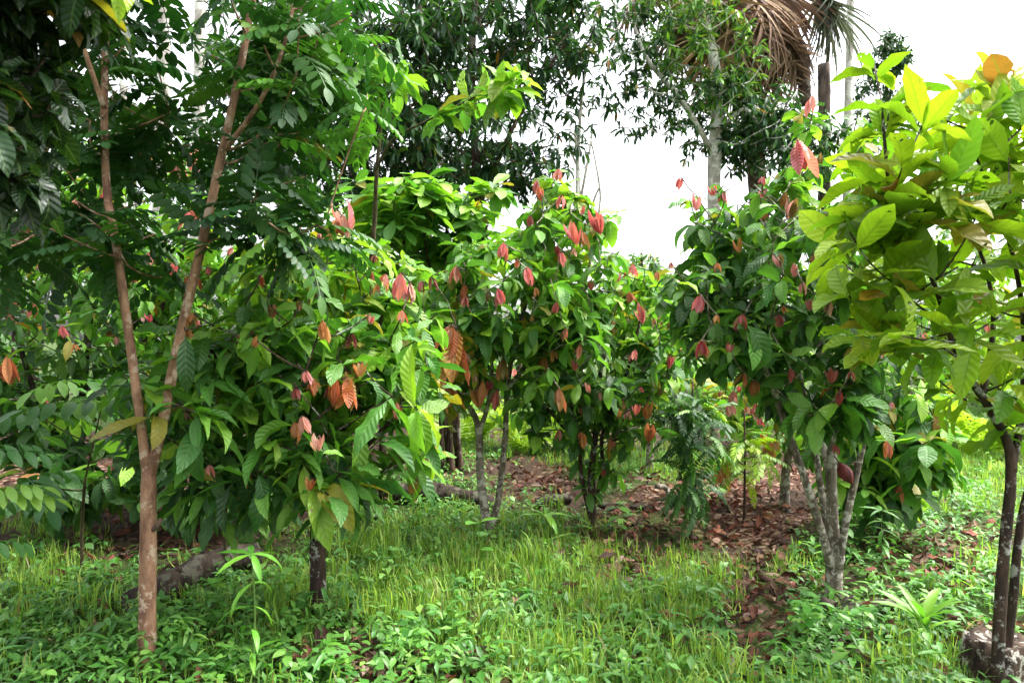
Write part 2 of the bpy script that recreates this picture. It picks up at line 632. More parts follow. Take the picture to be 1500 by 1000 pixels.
def make_tree(name, label, cat, base, stems, blobs, kind, mat, bark, L, palettes, per=(6, 9), group=None, flush=(), tips=(),
              along=.5, droop=(55, 120), gravity=.3, ws=1.0, rt=.004, spacing=.075, clustersz=None, maxr=.02, axis_up=.6,
              lone=1.0, flare=.25, sides=10):
    """stems: list of (points, r0, r1); blobs: crown volumes with the number of twig ends in each"""
    root = empty(name, base)
    tag(root, label, cat, group)
    if len(flush) > 5 and name == 'cacao_tree' and not group:           # more young shoots over the side one sees
        more = []
        nb = sum(q[6] for q in blobs)
        for q in blobs:
            for _ in range(round(24 * q[6] / nb)):
                an, rr = U(0, 6.28), U(.2, 1) ** .5
                px, py = q[0] + q[2] * rr * math.cos(an), q[1] + q[3] * rr * math.sin(an)
                more.append((px, py, U(11, 26) * 5 / q[4], q[4] - q[5] * U(.3, .8), random.choice(('red', 'red', 'pink', 'orange', 'orange', 'crimson'))))
        flush = list(flush) + more
    dens = 1.0
    if name == 'cacao_tree' and not group:
        L, dens = (L, 1.0) if kind == 'lime' else (L * .76, 1.55)
    g = Grower()
    for st in stems:
        g.stem(st[0], st[1], st[2], n=sides, flare=flare if len(st) < 4 else st[3])
    B = Batch()
    pk = picker(palettes[0], palettes[1] if len(palettes) > 1 else None)
    allt = []
    for bl in blobs:
        ov = bl[7] if len(bl) > 7 else None
        bl = (*bl[:6], int(bl[6] * dens), *bl[7:])
        for p in sample_blob(bl):
            allt.append((p, ov, None))
    for t in tips:
        allt.append((P(*t[:3]), t[3] if len(t) > 3 else None, t[4] if len(t) > 4 else None))
    for (px, py, h, Y, c) in flush:
        Y -= .12
        hh = h / F_PX * Y
        allt.append((P(px, py - h * .5, Y), None, ('flush', hh, c)))
    c0 = Vector(np.mean(np.array(g.pos), axis=0))
    allt.sort(key=lambda t: (t[0] - c0).length)
    for p, ov, spec in allt:
        if p.z < gh(p.x, p.y) + .12:
            p = Vector((p.x, p.y, gh(p.x, p.y) + U(.12, .3)))
        path = g.branch(p, rt, maxr=maxr)
        end = (path[-1] - path[-2]).normalized()
        axis = (end + UP * axis_up).normalized()
        lp = pk if ov is None else picker(ov)
        if isinstance(spec, tuple) and spec[0] == 'flush':
            rosette(B, kind, p - UP * .01, axis, 4, L * .8, lp, (70, 115), gravity=gravity, ws=ws)
            flush_cluster(root, base, p, spec[1], spec[2])
            continue
        LL = L if spec is None else spec
        rosette(B, kind, p, axis, random.randint(*per), LL, lp, droop, gravity=gravity, ws=ws, back=LL * .35)
        # leaves along the outer part of the twig
        m = len(path)
        for j in range(int(m * (1 - along)), m - 1):
            q = path[j].lerp(path[j + 1], U(0, 1))
            if random.random() > lone:
                continue
            az = U(0, 6.28)
            d = Vector((math.cos(az), math.sin(az), U(-.7, .25)))
            B.add(kind, q, d, UP + Vector((d.x, d.y, 0)) * .6 + Vector((U(-.3, .3), U(-.3, .3), 0)), LL * U(.55, 1.0), lp(), ws * U(.85, 1.1))
    if flush:
        for key, rows in B.d.items():
            keep = []
            for r_ in rows:
                c_ = Vector(r_[9:12]) + Vector(r_[3:6]) * r_[12] * .5
                ok = True
                for (px, py, h, Y, c) in flush:
                    f_ = P(px, py, Y - .12)
                    w_ = h / F_PX * Y
                    if c_.y < f_.y + .04 and c_.y > f_.y - .5 and abs(c_.x - f_.x) < w_ * .3 + .055 and abs(c_.z - f_.z) < w_ * .55 + .04:
                        ok = False
                        break
                if ok:
                    keep.append(r_)
            B.d[key] = keep
        B.d = {k: v for k, v in B.d.items() if v}
    g.wood.build('trunk', bark, base, root)
    B.build('crown', mat, base, root)
    return root


def gb(px, py):
    return G(px, py)


def down(p):
    return Vector((p.x, p.y, gh(p.x, p.y) - .03))

# ------------------------------------------------------------------ camera, sky, sun
cam = bpy.data.cameras.new('camera')
cam.lens = 24
cam.sensor_width = 36
cam.clip_start = .05
cam.clip_end = 1200
cam.dof.use_dof = True
cam.dof.focus_distance = 4.6
cam.dof.aperture_fstop = 4.0
co = bpy.data.objects.new('camera', cam)
COL.objects.link(co)
co.location = (0, 0, CAM_H)
co.rotation_euler = (R(90), 0, 0)
SC.camera = co

SUN_EL, SUN_AZ = R(62), R(75)        # azimuth measured from +Y (behind the scene) towards +X
w = bpy.data.worlds.new('World')
SC.world = w
w.use_nodes = True
wt = w.node_tree
bg = wt.nodes['Background']
sky = wt.nodes.new('ShaderNodeTexSky')
sky.sky_type = 'NISHITA'
sky.sun_disc = False
sky.sun_elevation = SUN_EL
sky.sun_rotation = SUN_AZ
sky.air_density = 1.0
sky.dust_density = 6.0
sky.ozone_density = 1.0
hs = wt.nodes.new('ShaderNodeHueSaturation')
hs.inputs['Saturation'].default_value = .22
wt.links.new(sky.outputs[0], hs.inputs['Color'])
wt.links.new(hs.outputs[0], bg.inputs['Color'])
bg.inputs['Strength'].default_value = .15
sl = bpy.data.lights.new('sun', 'SUN')
sl.energy = 0.9
sl.angle = R(35)
sl.color = (1, .96, .9)
so = bpy.data.objects.new('sun', sl)
COL.objects.link(so)
sd = Vector((math.sin(SUN_AZ) * math.cos(SUN_EL), math.cos(SUN_AZ) * math.cos(SUN_EL), math.sin(SUN_EL)))
so.rotation_euler = sd.to_track_quat('Z', 'Y').to_euler()
so.location = (0, 0, 30)

vs = SC.view_settings
vs.view_transform = 'Standard'
vs.look = 'None'
vs.exposure = 2.35
vs.gamma = 1
SC.cycles.use_denoising = True
SC.cycles.max_bounces = 12
SC.cycles.diffuse_bounces = 8
SC.cycles.transmission_bounces = 8
SC.cycles.transparent_max_bounces = 8

# ------------------------------------------------------------------ ground
def blobval(L, px, py):
    v = 0.0
    for cx, cy, rx, ry, a in L:
        q = ((px - cx) / rx) ** 2 + ((py - cy) / ry) ** 2
        if q < 6:
            v += a * math.exp(-q)
    return v


Z_GRASS = [(770, 900, 300, 110, 1.3), (620, 830, 170, 60, .9), (1010, 890, 90, 110, .9), (110, 860, 150, 80, .75), (1410, 700, 110, 60, 1.2),
           (930, 685, 110, 24, 1.5), (1390, 960, 150, 70, .55), (620, 780, 110, 40, .6), (820, 800, 130, 40, .9), (1080, 690, 50, 14, .6),
           (900, 1060, 420, 60, 1.0), (1180, 830, 70, 30, .5), (1420, 850, 100, 40, .6), (700, 660, 140, 14, .9)]
Z_COVER = [(600, 960, 330, 60, .75), (60, 950, 240, 80, .9), (370, 930, 150, 90, .95), (1190, 930, 110, 60, .95), (1400, 880, 170, 90, .7),
           (640, 760, 130, 45, .95), (1250, 800, 130, 50, .55), (930, 760, 60, 30, .4), (1330, 760, 130, 45, .6), (620, 700, 110, 25, .7),
           (900, 720, 40, 20, .4), (1000, 1040, 500, 60, .8), (1400, 640, 160, 22, .6)]
Z_LITTER = [(1050, 770, 160, 42, 1.15), (800, 705, 90, 24, .5), (1110, 900, 40, 110, 1.15), (1350, 815, 80, 45, 1.0), (520, 965, 75, 40, 1.3),
            (250, 790, 100, 35, .8), (100, 690, 190, 40, .6), (1230, 940, 60, 50, .6), (1020, 715, 90, 25, .8), (470, 740, 120, 40, .35),
            (1180, 690, 80, 20, .7), (420, 690, 200, 30, .5), (1440, 900, 90, 60, .35), (650, 990, 120, 40, .35), (850, 940, 200, 60, .25),
            (140, 880, 90, 60, .25), (900, 800, 60, 40, .8), (1190, 860, 50, 30, .6)]


def pxy(x, y):
    return 750 + x / y * F_PX, 500 + CAM_H * F_PX / y


def off(px):
    """1 beyond the sides of the view, where the same grass goes on"""
    return min(1.0, max(0.0, max(px - 1560, -60 - px) / 80))


def clumpy(x, y, s=2.0, o=0.0):
    return mnoise.noise(Vector((x * s + o, y * s, o))) * .5 + .5


xs = sorted(set([round(-9 + .09 * i, 4) for i in range(201)] + [s * q for s in (-1, 1) for q in (11, 14, 20, 30, 50, 90, 160, 300, 600)]))
ys = sorted(set([round(1.4 + .09 * i, 4) for i in range(128)] + [-300, -120, -50, -20, -8, -3, -1, .3, 13.5, 15, 18, 24, 34, 60, 110, 220, 450, 800]))
gv, gf = [], []
for y in ys:
    for x in xs:
        near = 1.0 if (abs(x) < 9.5 and 1 < y < 13.5) else 0.0
        gv.append((x, y, gh(x, y) + near * .022 * mnoise.noise(Vector((x * 4, y * 4, 0))) - .012))
nx = len(xs)
for j in range(len(ys) - 1):
    for i in range(nx - 1):
        gf.append((j * nx + i, j * nx + i + 1, (j + 1) * nx + i + 1, (j + 1) * nx + i))
me = bpy.data.meshes.new('ground')
me.from_pydata(gv, [], gf)
me.polygons.foreach_set('use_smooth', [True] * len(me.polygons))
# bare soil / leaf mould / mossy patches laid out on the ground itself
ca = me.color_attributes.new('cover', 'FLOAT_COLOR', 'POINT')
cv = np.zeros((len(gv), 4), np.float32)
for k, (x, y, z) in enumerate(gv):
    if y > 1.3:
        px, py = pxy(x, y)
        cv[k] = (min(1, .8 * off(px) + (.7 if y > 12 else 0) + blobval(Z_GRASS, px, py) + .6 * blobval(Z_COVER, px, py)), min(1, blobval(Z_LITTER, px, py)), 0, 1)
    else:
        cv[k] = (.8, .2, 0, 1)
ca.data.foreach_set('color', cv.ravel())
t = NT('soil')
at = t.n('ShaderNodeAttribute', attribute_name='cover').outputs['Color']
sp = t.n('ShaderNodeSeparateXYZ')
t.l(at, sp.inputs[0])
n1 = t.noise(3.0, 6, .65)
n2 = t.noise(26, 5, .65)
n3 = t.noise(80, 3, .6)
vo = t.n('ShaderNodeTexVoronoi')
vo.inputs['Scale'].default_value = 16
t.l(t.n('ShaderNodeTexCoord').outputs['Object'], vo.inputs['Vector'])
vr = t.n('ShaderNodeSeparateXYZ')
t.l(vo.outputs['Color'], vr.inputs[0])
soil = t.mix(n2, lin('4a3830'), lin('2b211b'))
soil = t.mix(t.smooth(n3, .5, .75), soil, lin('6e5848'))
leafy = t.mix(vr.outputs[0], lin('64463a'), lin('3a2822'))
leafy = t.mix(t.math('MULTIPLY', t.math('GREATER_THAN', vr.outputs[1], .8), .8), leafy, lin('a08672'))
moss = t.mix(n2, lin('3f5c22'), lin('2a3d18'))
c = t.mix(t.smooth(t.math('ADD', sp.outputs[1], t.math('MULTIPLY', t.math('SUBTRACT', n1, .5), .8)), .3, .6), soil, leafy)
c = t.mix(t.math('MULTIPLY', t.smooth(t.math('ADD', sp.outputs[0], t.math('MULTIPLY', t.math('SUBTRACT', n1, .5), .9)), .25, .75), .8), c, moss)
b = t.n('ShaderNodeBsdfPrincipled')
b.inputs['Roughness'].default_value = .95
b.inputs['Specular IOR Level'].default_value = .15
t.l(c, b.inputs['Base Color'])
bp = t.n('ShaderNodeBump')
bp.inputs['Strength'].default_value = .9
bp.inputs['Distance'].default_value = .03
t.l(t.math('ADD', n2, t.math('MULTIPLY', vo.outputs['Distance'], .6)), bp.inputs['Height'])
t.l(bp.outputs[0], b.inputs['Normal'])
t.l(b.outputs[0], t.out.inputs[0])
me.materials.append(t.m)
gr = bpy.data.objects.new('ground', me)
COL.objects.link(gr)
tag(gr, kind='structure')

# grass, broad-leaved ground cover and leaf litter
BG, BC, BL = Batch(), Batch(), Batch()
grass_pal = pal('86a844', '96b856', '72943a', 'aabe66', '608438')
cover_pal = pal('548a38', '659a40', '44762f', '7aaa4e', '5a8c42')
lit_pal = pal('5c4c34', '6e5a48', '3a2c24', '70443a', '7c4a40', '50322b', '3c2a24', '846658', '62483c', '94786a', '7d4e3e', '43302a')


def scatter(n, fn, ymax=12.5, pw=1.0):
    for _ in range(n):
        Y = 2.1 + (ymax - 2.1) * random.random() ** pw
        x = U(-1.2, 1.2) * (Y + .3)
        px, py = pxy(x, Y)
        fn(x, Y, px, py)


def put_grass(x, y, px, py):
    d = (blobval(Z_GRASS, px, py) + .8 * off(px)) * (-.15 + 2.0 * clumpy(x, y, 1.9, 3) ** 1.3) - .7 * blobval(Z_LITTER, px, py)
    if random.random() > d:
        return
    big = clumpy(x, y, 1.4, 9)
    c0 = random.choice(grass_pal)
    H = U(.05, .17) * (.45 + 1.1 * big)
    flop = 6.28 * 1.5 * clumpy(x, y, 1.8, 40)
    for k in range(random.randint(5, 10)):
        q = (x + U(-.03, .03), y + U(-.03, .03))
        az = flop + U(-2.2, 2.2)
        ln = U(.2, 2.8)
        dv = Vector((math.cos(az) * ln, math.sin(az) * ln, 1))
        cc = (.3, .25, .12) if random.random() < .04 else jit(c0, .3)
        BG.add('grass', (q[0], q[1], gh(*q) - .01), dv, Vector((math.cos(az), math.sin(az), .2)), H * U(.5, 1.4), cc, U(.3, .9))


def put_cover(x, y, px, py):
    d = (blobval(Z_COVER, px, py) + .22 * blobval(Z_GRASS, px, py) + .6 * off(px)) * (.0 + 2.0 * clumpy(x, y, 2.6, 17) ** 1.3) + .04 - .6 * blobval(Z_LITTER, px, py)
    if random.random() > d:
        return
    h = U(.02, .17) * (.6 + .8 * clumpy(x, y, 1.7, 5))
    s = U(.025, .07)
    c0 = random.choice(cover_pal)
    p = Vector((x, y, gh(x, y) + h))
    az0 = U(0, 6.28)
    kd = random.choice(('herb', 'herb', 'small', 'small', 'lance'))
    if kd != 'herb':
        s *= 1.25 if kd == 'small' else 1.7
    for k in range(random.randint(3, 6)):
        az = az0 + k * 2.4
        dv = Vector((math.cos(az), math.sin(az), U(-.5, .4)))
        BC.add(kd, p - UP * U(0, h * .6), dv, UP + Vector((U(-.3, .3), U(-.3, .3), 0)), s * U(.7, 1.3), jit(c0, .2))
    BC.add('grass', (x, y, gh(x, y) - .01), UP + Vector((U(-.1, .1), U(-.1, .1), 0)), Vector((1, 0, 0)), h + .01, jit(lin('4a6a2a')), .5, 3)


def put_litter(x, y, px, py):
    d = (blobval(Z_LITTER, px, py) + .15 * off(px)) * (.4 + 1.1 * clumpy(x, y, 2.0, 31)) + .04
    if random.random() > d:
        return
    az = U(0, 6.28)
    dv = Vector((math.cos(az), math.sin(az), U(-.15, .35)))
    BL.add('dead', (x, y, gh(x, y) + U(.0, .045)), dv, UP + Vector((U(-.8, .8), U(-.8, .8), 0)), U(.035, .14), jit(random.choice(lit_pal), .4), U(.8, 1.2))


scatter(62000, put_grass, 12.5, 1.25)
scatter(48000, put_cover, 12, 1.2)
scatter(50000, put_litter, 12, 1.1)
for bx, by in ((214, 980), (465, 893), (716, 785), (866, 765), (1222, 870), (1463, 1018), (1290, 792), (1466, 1010)):
    g0 = G(bx, by)
    for _ in range(60):
        an, rr = U(0, 6.28), U(.05, .34) ** 1.0
        x_, y_ = g0.x + rr * math.cos(an), g0.y + rr * math.sin(an)
        random.choice((put_cover, put_litter, put_grass))(x_, y_, 600, 960)
tag(BG.build('grass', M['grass']), kind='stuff')
tag(BC.build('ground_cover', M['plain']), kind='stuff')
tag(BL.build('leaf_litter', M['dead']), kind='stuff')

# ------------------------------------------------------------------ cacao trees
GREEN = pal('44742c', '528530', '38662c', '64943a', '33602e', '749e40')
MID = pal('4e8230', '427430', '629638', '37642e', '76a23e')
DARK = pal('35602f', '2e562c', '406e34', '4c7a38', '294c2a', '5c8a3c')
LIGHT = pal('5f8a2c', '6c9432', '55802a', '7a9a3c')
LIME = pal('769a24', '84a62c', '688e20', '90ac32', '58801f', '789a30')
OLD = pal('9a8a2c', '8f9a30', 'a88a30', '7d8a2a')
PINN = pal('1f4620', '274f22', '1a3c1c', '315c26', '224a26')
TALL = pal('24452c', '2c5030', '1d3a28', '365a34', '2a4a38')
TALLL = pal('4c7a38', '3a6440', '5f8c3c', '34583c', '6f9644')

# right-hand cacao with many pale stems and a red pod
b = gb(1222, 870)
YE = b.y
E = make_tree('cacao_tree', 'dark green cacao with five slender pale stems, a hanging pod and pink young leaves', 'tree', down(b),
    [([down(b), P(1222, 840, YE), P(1226, 812, YE)], .052, .046, .5),
     ([P(1220, 835, YE), P(1185, 720, YE - .1), P(1150, 620, YE - .12), P(1120, 540, YE - .2), P(1075, 480, YE - .3)], .027, .012),
     ([P(1222, 835, YE), P(1205, 730, YE + .1), P(1187, 620, YE + .15), P(1160, 500, YE + .2), P(1140, 400, YE + .2)], .024, .012),
     ([P(1224, 835, YE), P(1218, 720, YE), P(1219, 610, YE), P(1210, 470, YE), P(1180, 340, YE), P(1160, 260, YE)], .036, .014),
     ([P(1228, 830, YE - .03), P(1240, 760, YE - .08), P(1262, 660, YE - .1), P(1275, 590, YE - .1), P(1290, 480, YE - .1)], .024, .012),
     ([P(1222, 835, YE + .05), P(1214, 700, YE + .12), P(1204, 620, YE + .2), P(1230, 500, YE + .3), P(1250, 400, YE + .3)], .024, .012)],
    [(1110, 400, 130, 140, YE - .1, .6, 62), (1195, 300, 80, 140, YE, .5, 26, MID + LIGHT[:2]), (1200, 520, 110, 90, YE - .1, .55, 42),
     (1075, 330, 80, 60, YE, .4, 14, MID), (1085, 480, 75, 60, YE - .1, .4, 16), (1230, 600, 80, 30, YE - .2, .35, 12), (1290, 420, 60, 150, YE + .2, .4, 20)],
    'cacao', M['cacao'], M['bark_grey'], .24, (DARK, None), (6, 9),
    flush=[(1168, 237, 62, YE - .25, 'red'), (1190, 158, 34, YE, 'red'), (1156, 312, 42, YE - .4, 'pink'), (1142, 388, 32, YE - .5, 'pink'),
           (1165, 402, 28, YE - .45, 'pink'), (1020, 300, 28, YE - .1, 'pink'), (1175, 425, 24, YE - .5, 'pink'), (1207, 420, 24, YE - .45, 'pink'),
           (1045, 285, 22, YE, 'red'), (1060, 290, 18, YE, 'red'), (1028, 515, 30, YE - .4, 'crimson'), (1090, 562, 30, YE - .3, 'orange'),
           (1247, 553, 18, YE - .55, 'red'), (1120, 288, 20, YE - .1, 'red'), (1200, 240, 22, YE - .1, 'red'), (998, 270, 22, YE, 'red'),
           (1050, 470, 18, YE - .4, 'orange'), (1105, 570, 26, YE - .2, 'orange'), (1222, 660, 18, YE - .3, 'red')],
    tips=[(1188, 175, YE, MID), (1170, 260, YE - .15, MID), (1090, 470, YE - .55, MID, .26), (1240, 580, YE - .6, MID, .25), (1190, 590, YE - .6, DARK, .28),
          (1010, 290, YE, MID), (1060, 300, YE - .1, LIGHT), (1040, 500, YE - .4, LIGHT)])
pb = Tubes()
pp = P(1229, 678, YE - .12)
qq = P(1249, 709, YE - .14)
ax = [pp.lerp(qq, k / 10) for k in range(11)]
pb.add(ax, [.004, .017, .028, .034, .037, .037, .034, .028, .02, .011, .002], 20)
for i, v in enumerate(pb.V):          # ten ridges run down a cacao pod
    k = i % 20
    r_, c_ = i // 20, ax[min(i // 20, 10)]
    pb.V[i] = c_ + (v - c_) * (1.06 if k % 2 else .94)
pb.add([P(1222, 668, YE - .03), P(1225, 671, YE - .1), pp], [.004, .004, .005], 6)
pb.build('pod', M['pod'], E.location, E)

# the yellow-green cacao close to the camera
b = gb(1463, 1018)
YF = b.y
make_tree('cacao_tree', 'lime green young cacao on a dark blotched stem, standing against a stump', 'tree', down(b),
    [([down(b), P(1462, 960, YF), P(1470, 820, YF), P(1481, 680, YF), P(1462, 620, YF), P(1425, 560, YF - .05), P(1395, 500, YF - .1), P(1370, 420, YF - .1), P(1330, 340, YF - .15)], .028, .007, .35),
     ([P(1481, 690, YF), P(1497, 600, YF + .05), P(1500, 480, YF + .1), P(1480, 360, YF + .1), P(1430, 230, YF)], .017, .006),
     ([P(1470, 1000, YF + .12), P(1485, 860, YF + .1), P(1500, 740, YF + .1), P(1540, 620, YF + .1), P(1580, 480, YF + .1)], .021, .011),
     ([P(1440, 575, YF), P(1455, 470, YF + .1), P(1440, 380, YF + .15), P(1400, 300, YF + .15)], .012, .006),
     ([P(1335, 350, YF - .15), P(1305, 280, YF - .2), P(1296, 210, YF - .2), P(1293, 165, YF - .2)], .009, .005)],
    [(1400, 330, 120, 170, YF, .55, 26), (1490, 380, 80, 180, YF + .1, .6, 20), (1300, 260, 75, 110, YF - .1, .35, 16), (1470, 180, 70, 70, YF, .4, 9), (1500, 560, 40, 90, YF + .2, .3, 6), (1340, 480, 90, 60, YF - .2, .35, 8),
     (1560, 250, 100, 200, YF, .5, 14), (1450, 570, 60, 60, YF + .1, .3, 4)],
    'lime', M['lime'], M['bark_dark'], .255, (LIME, None), (3, 6), droop=(25, 95), gravity=.14, ws=1.05, rt=.0035, spacing=.1, lone=.8,
    flush=[(1302, 462, 20, YF + .4, 'red'), (1440, 455, 22, YF + .35, 'crimson')],
    tips=[(1293, 160, YF - .2), (1280, 95, YF), (1375, 170, YF - .1), (1425, 190, YF - .15), (1330, 480, YF - .45, None, .27), (1310, 490, YF - .4), (1245, 340, YF - .35),
          (1300, 290, YF - .3, None, .26), (1480, 130, YF), (1430, 470, YF - .4), (1240, 430, YF - .1), (1365, 280, YF - .3), (1290, 400, YF - .2, OLD + LIME)])

# near cacao at the left with long hanging leaves
b = gb(465, 893)
YA = b.y
make_tree('cacao_tree', 'low spreading cacao with long hanging leaves on a short blackish trunk', 'tree', down(b),
    [([down(b), P(466, 850, YA), P(464, 800, YA), P(466, 750, YA), P(470, 690, YA), P(450, 600, YA), P(440, 500, YA), P(430, 420, YA)], .05, .014, .45),
     ([P(470, 830, YA + .03), P(476, 780, YA + .04), P(482, 740, YA + .05), P(500, 640, YA), P(540, 540, YA), P(560, 460, YA)], .022, .010),
     ([P(468, 700, YA), P(400, 620, YA - .1), P(340, 560, YA - .2), P(300, 500, YA - .3)], .022, .010),
     ([P(480, 720, YA), P(540, 650, YA - .1), P(590, 600, YA - .2)], .018, .009)],
    [(430, 520, 150, 90, YA - .1, .6, 44), (500, 600, 110, 90, YA - .3, .5, 26), (340, 560, 120, 90, YA - .3, .5, 28), (450, 420, 130, 60, YA + .2, .5, 24, MID + LIGHT),
     (370, 660, 110, 60, YA - .3, .4, 16, DARK), (560, 480, 70, 60, YA, .4, 14, MID + LIGHT), (480, 720, 70, 30, YA - .4, .2, 5, GREEN), (330, 700, 80, 40, YA - .2, .3, 8, DARK), (610, 600, 50, 70, YA, .4, 10, MID), (240, 600, 60, 70, YA, .4, 10, DARK)],
    'cacao', M['cacao'], M['bark_dark'], .345, (MID, None), (4, 7), droop=(40, 115), gravity=.35, ws=.76,
    flush=[(566, 422, 40, YA - .05, 'orange'), (588, 422, 46, YA - .1, 'red'), (601, 432, 36, YA - .05, 'pink'), (541, 408, 26, YA + .1, 'red'), (472, 487, 34, YA - .6, 'orange'),
           (488, 582, 60, YA - .4, 'orange'), (508, 582, 62, YA - .35, 'orange'), (470, 350, 30, YA + .3, 'pink'), (432, 580, 24, YA - .5, 'red'), (283, 470, 22, YA - .6, 'orange')],
    tips=[(490, 690, YA - .55, MID, .34), (515, 680, YA - .5, GREEN, .34), (610, 595, YA - .45, LIGHT, .3), (575, 580, YA - .5, GREEN, .36), (560, 640, YA - .5, GREEN, .34),
          (490, 535, YA - .5, LIGHT, .24), (410, 480, YA - .5, MID, .26), (430, 560, YA - .6, GREEN, .3), (270, 480, YA - .9, DARK, .33), (300, 600, YA - .7, GREEN, .3),
          (520, 715, YA - .5, DARK, .34), (410, 700, YA - .4, DARK, .32), (480, 735, YA - .45, MID, .34), (440, 720, YA - .1, DARK, .3), (555, 360, YA, LIGHT, .24), (540, 600, YA - .5, GREEN, .3)])

# far-left cacaos with pink young leaves
b = gb(95, 745)
YB = b.y
make_tree('cacao_tree', 'shaded cacao whose pink young leaves show between the two forks of the brown sapling', 'tree', down(b),
    [([down(b), P(110, 690, YB), P(120, 600, YB), P(130, 480, YB), P(150, 350, YB), P(170, 260, YB)], .05, .015),
     ([P(110, 700, YB), P(60, 600, YB - .2), P(20, 480, YB - .3), P(-20, 380, YB - .2)], .03, .012),
     ([P(118, 640, YB), P(200, 520, YB - .2), P(250, 420, YB - .2), P(280, 320, YB - .1)], .03, .012)],
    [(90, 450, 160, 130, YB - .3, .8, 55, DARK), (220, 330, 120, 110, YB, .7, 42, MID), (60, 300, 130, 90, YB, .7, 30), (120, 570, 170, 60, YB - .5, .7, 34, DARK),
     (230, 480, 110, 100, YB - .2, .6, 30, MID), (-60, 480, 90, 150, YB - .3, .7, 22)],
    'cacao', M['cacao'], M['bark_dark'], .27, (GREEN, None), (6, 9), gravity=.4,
    flush=[(256, 250, 56, YB - .6, 'pink'), (200, 222, 70, YB - .6, 'orange'), (188, 205, 50, YB - .6, 'pink'), (287, 240, 44, YB - .5, 'pink'), (105, 312, 42, YB - .6, 'pink'), (70, 300, 44, YB - .5, 'red'),
           (283, 330, 44, YB - .7, 'red'), (50, 457, 28, YB - .9, 'red'), (91, 487, 20, YB - 1.0, 'red'), (154, 372, 56, YB - .9, 'pink'), (221, 380, 24, YB - .8, 'red'),
           (252, 398, 24, YB - .7, 'red'), (10, 545, 44, YB - 1, 'orange'), (280, 435, 24, YB - .7, 'orange'), (20, 200, 36, YB - .4, 'pink')])

b = gb(330, 735)
YC = b.y
make_tree('cacao_tree', 'bushy bright cacao with one large drooping pink shoot at its top', 'tree', down(b),
    [([down(b), P(340, 650, YC), P(370, 520, YC), P(400, 430, YC), P(440, 360, YC)], .045, .015),
     ([P(345, 640, YC), P(430, 530, YC), P(490, 450, YC - .1), P(510, 370, YC - .1)], .03, .012),
     ([P(342, 640, YC), P(300, 520, YC), P(300, 420, YC)], .03, .012)],
    [(380, 430, 130, 80, YC, .7, 50, MID + LIGHT[:2]), (480, 420, 80, 70, YC - .1, .6, 26, MID + LIGHT[:1]), (320, 420, 90, 80, YC, .6, 26, MID), (400, 540, 160, 80, YC, .7, 30)],
    'cacao', M['cacao'], M['bark_dark'], .27, (GREEN, None), (6, 9), gravity=.35,
    flush=[(510, 332, 62, YC - .5, 'pink'), (497, 345, 50, YC - .45, 'orange'), (470, 345, 26, YC - .2, 'pink'), (375, 370, 26, YC - .3, 'pink'), (398, 388, 22, YC - .3, 'red'), (340, 375, 24, YC - .3, 'red')],
    tips=[(545, 365, YC - .4, LIGHT, .25), (440, 390, YC - .4, LIGHT), (380, 400, YC - .5, LIGHT), (330, 400, YC - .4, LIGHT)])

# middle cacao on two joined stems
b = gb(716, 785)
YM = b.y
make_tree('cacao_tree', 'cacao on two thin lichen-grey stems joined at the foot, dotted with upright red shoots', 'tree', down(b),
    [([down(b), P(712, 760, YM), P(704, 700, YM), P(701, 630, YM), P(690, 600, YM), P(660, 560, YM - .1), P(640, 500, YM - .1)], .042, .012, .4),
     ([P(716, 780, YM), P(730, 730, YM + .05), P(740, 640, YM + .05), P(744, 560, YM + .05), P(760, 480, YM), P(790, 380, YM), P(815, 290, YM)], .028, .011),
     ([P(701, 635, YM), P(715, 590, YM), P(720, 520, YM), P(700, 430, YM)], .02, .010),
     ([P(743, 570, YM), P(790, 510, YM - .1), P(850, 430, YM - .1), P(870, 360, YM)], .018, .009)],
    [(750, 430, 130, 80, YM - .1, .7, 60, MID), (830, 380, 80, 110, YM, .6, 44, MID), (680, 470, 90, 70, YM - .1, .6, 30), (740, 530, 130, 50, YM - .1, .5, 26, GREEN),
     (820, 310, 45, 50, YM, .3, 12, MID + LIGHT), (850, 500, 60, 90, YM, .5, 20, DARK), (660, 560, 60, 40, YM - .2, .4, 8, OLD + MID), (615, 450, 60, 90, YM + .3, .5, 16, MID + LIGHT[:1])],
    'cacao', M['cacao'], M['bark_grey'], .27, (GREEN, None), (6, 9), gravity=.35,
    flush=[(819, 258, 22, YM - .1, 'red'), (787, 276, 24, YM - .1, 'red'), (879, 332, 46, YM - .3, 'red'), (843, 348, 44, YM - .4, 'red'), (853, 358, 40, YM - .35, 'orange'), (738, 371, 30, YM - .5, 'red'),
           (822, 380, 24, YM - .5, 'red'), (668, 403, 30, YM - .4, 'red'), (770, 408, 32, YM - .6, 'red'), (632, 419, 28, YM - .4, 'red'), (730, 438, 30, YM - .65, 'red'),
           (816, 455, 26, YM - .65, 'red'), (785, 432, 22, YM - .5, 'orange'), (662, 505, 60, YM - .6, 'orange'), (672, 530, 84, YM - .55, 'orange'), (630, 545, 50, YM - .5, 'red'), (702, 588, 48, YM - .3, 'orange'),
           (735, 545, 36, YM - .3, 'orange'), (655, 590, 56, YM - .4, 'orange'), (850, 520, 32, YM - .4, 'orange'), (820, 590, 42, YM - .5, 'orange'), (727, 585, 30, YM - .2, 'red'), (776, 325, 18, YM, 'red')],
    tips=[(860, 490, YM - .6, MID, .3), (810, 480, YM - .6, LIGHT, .26), (640, 540, YM - .6, LIGHT, .28), (700, 530, YM - .5, OLD, .3), (790, 300, YM - .1, LIGHT), (840, 300, YM - .1, MID)])

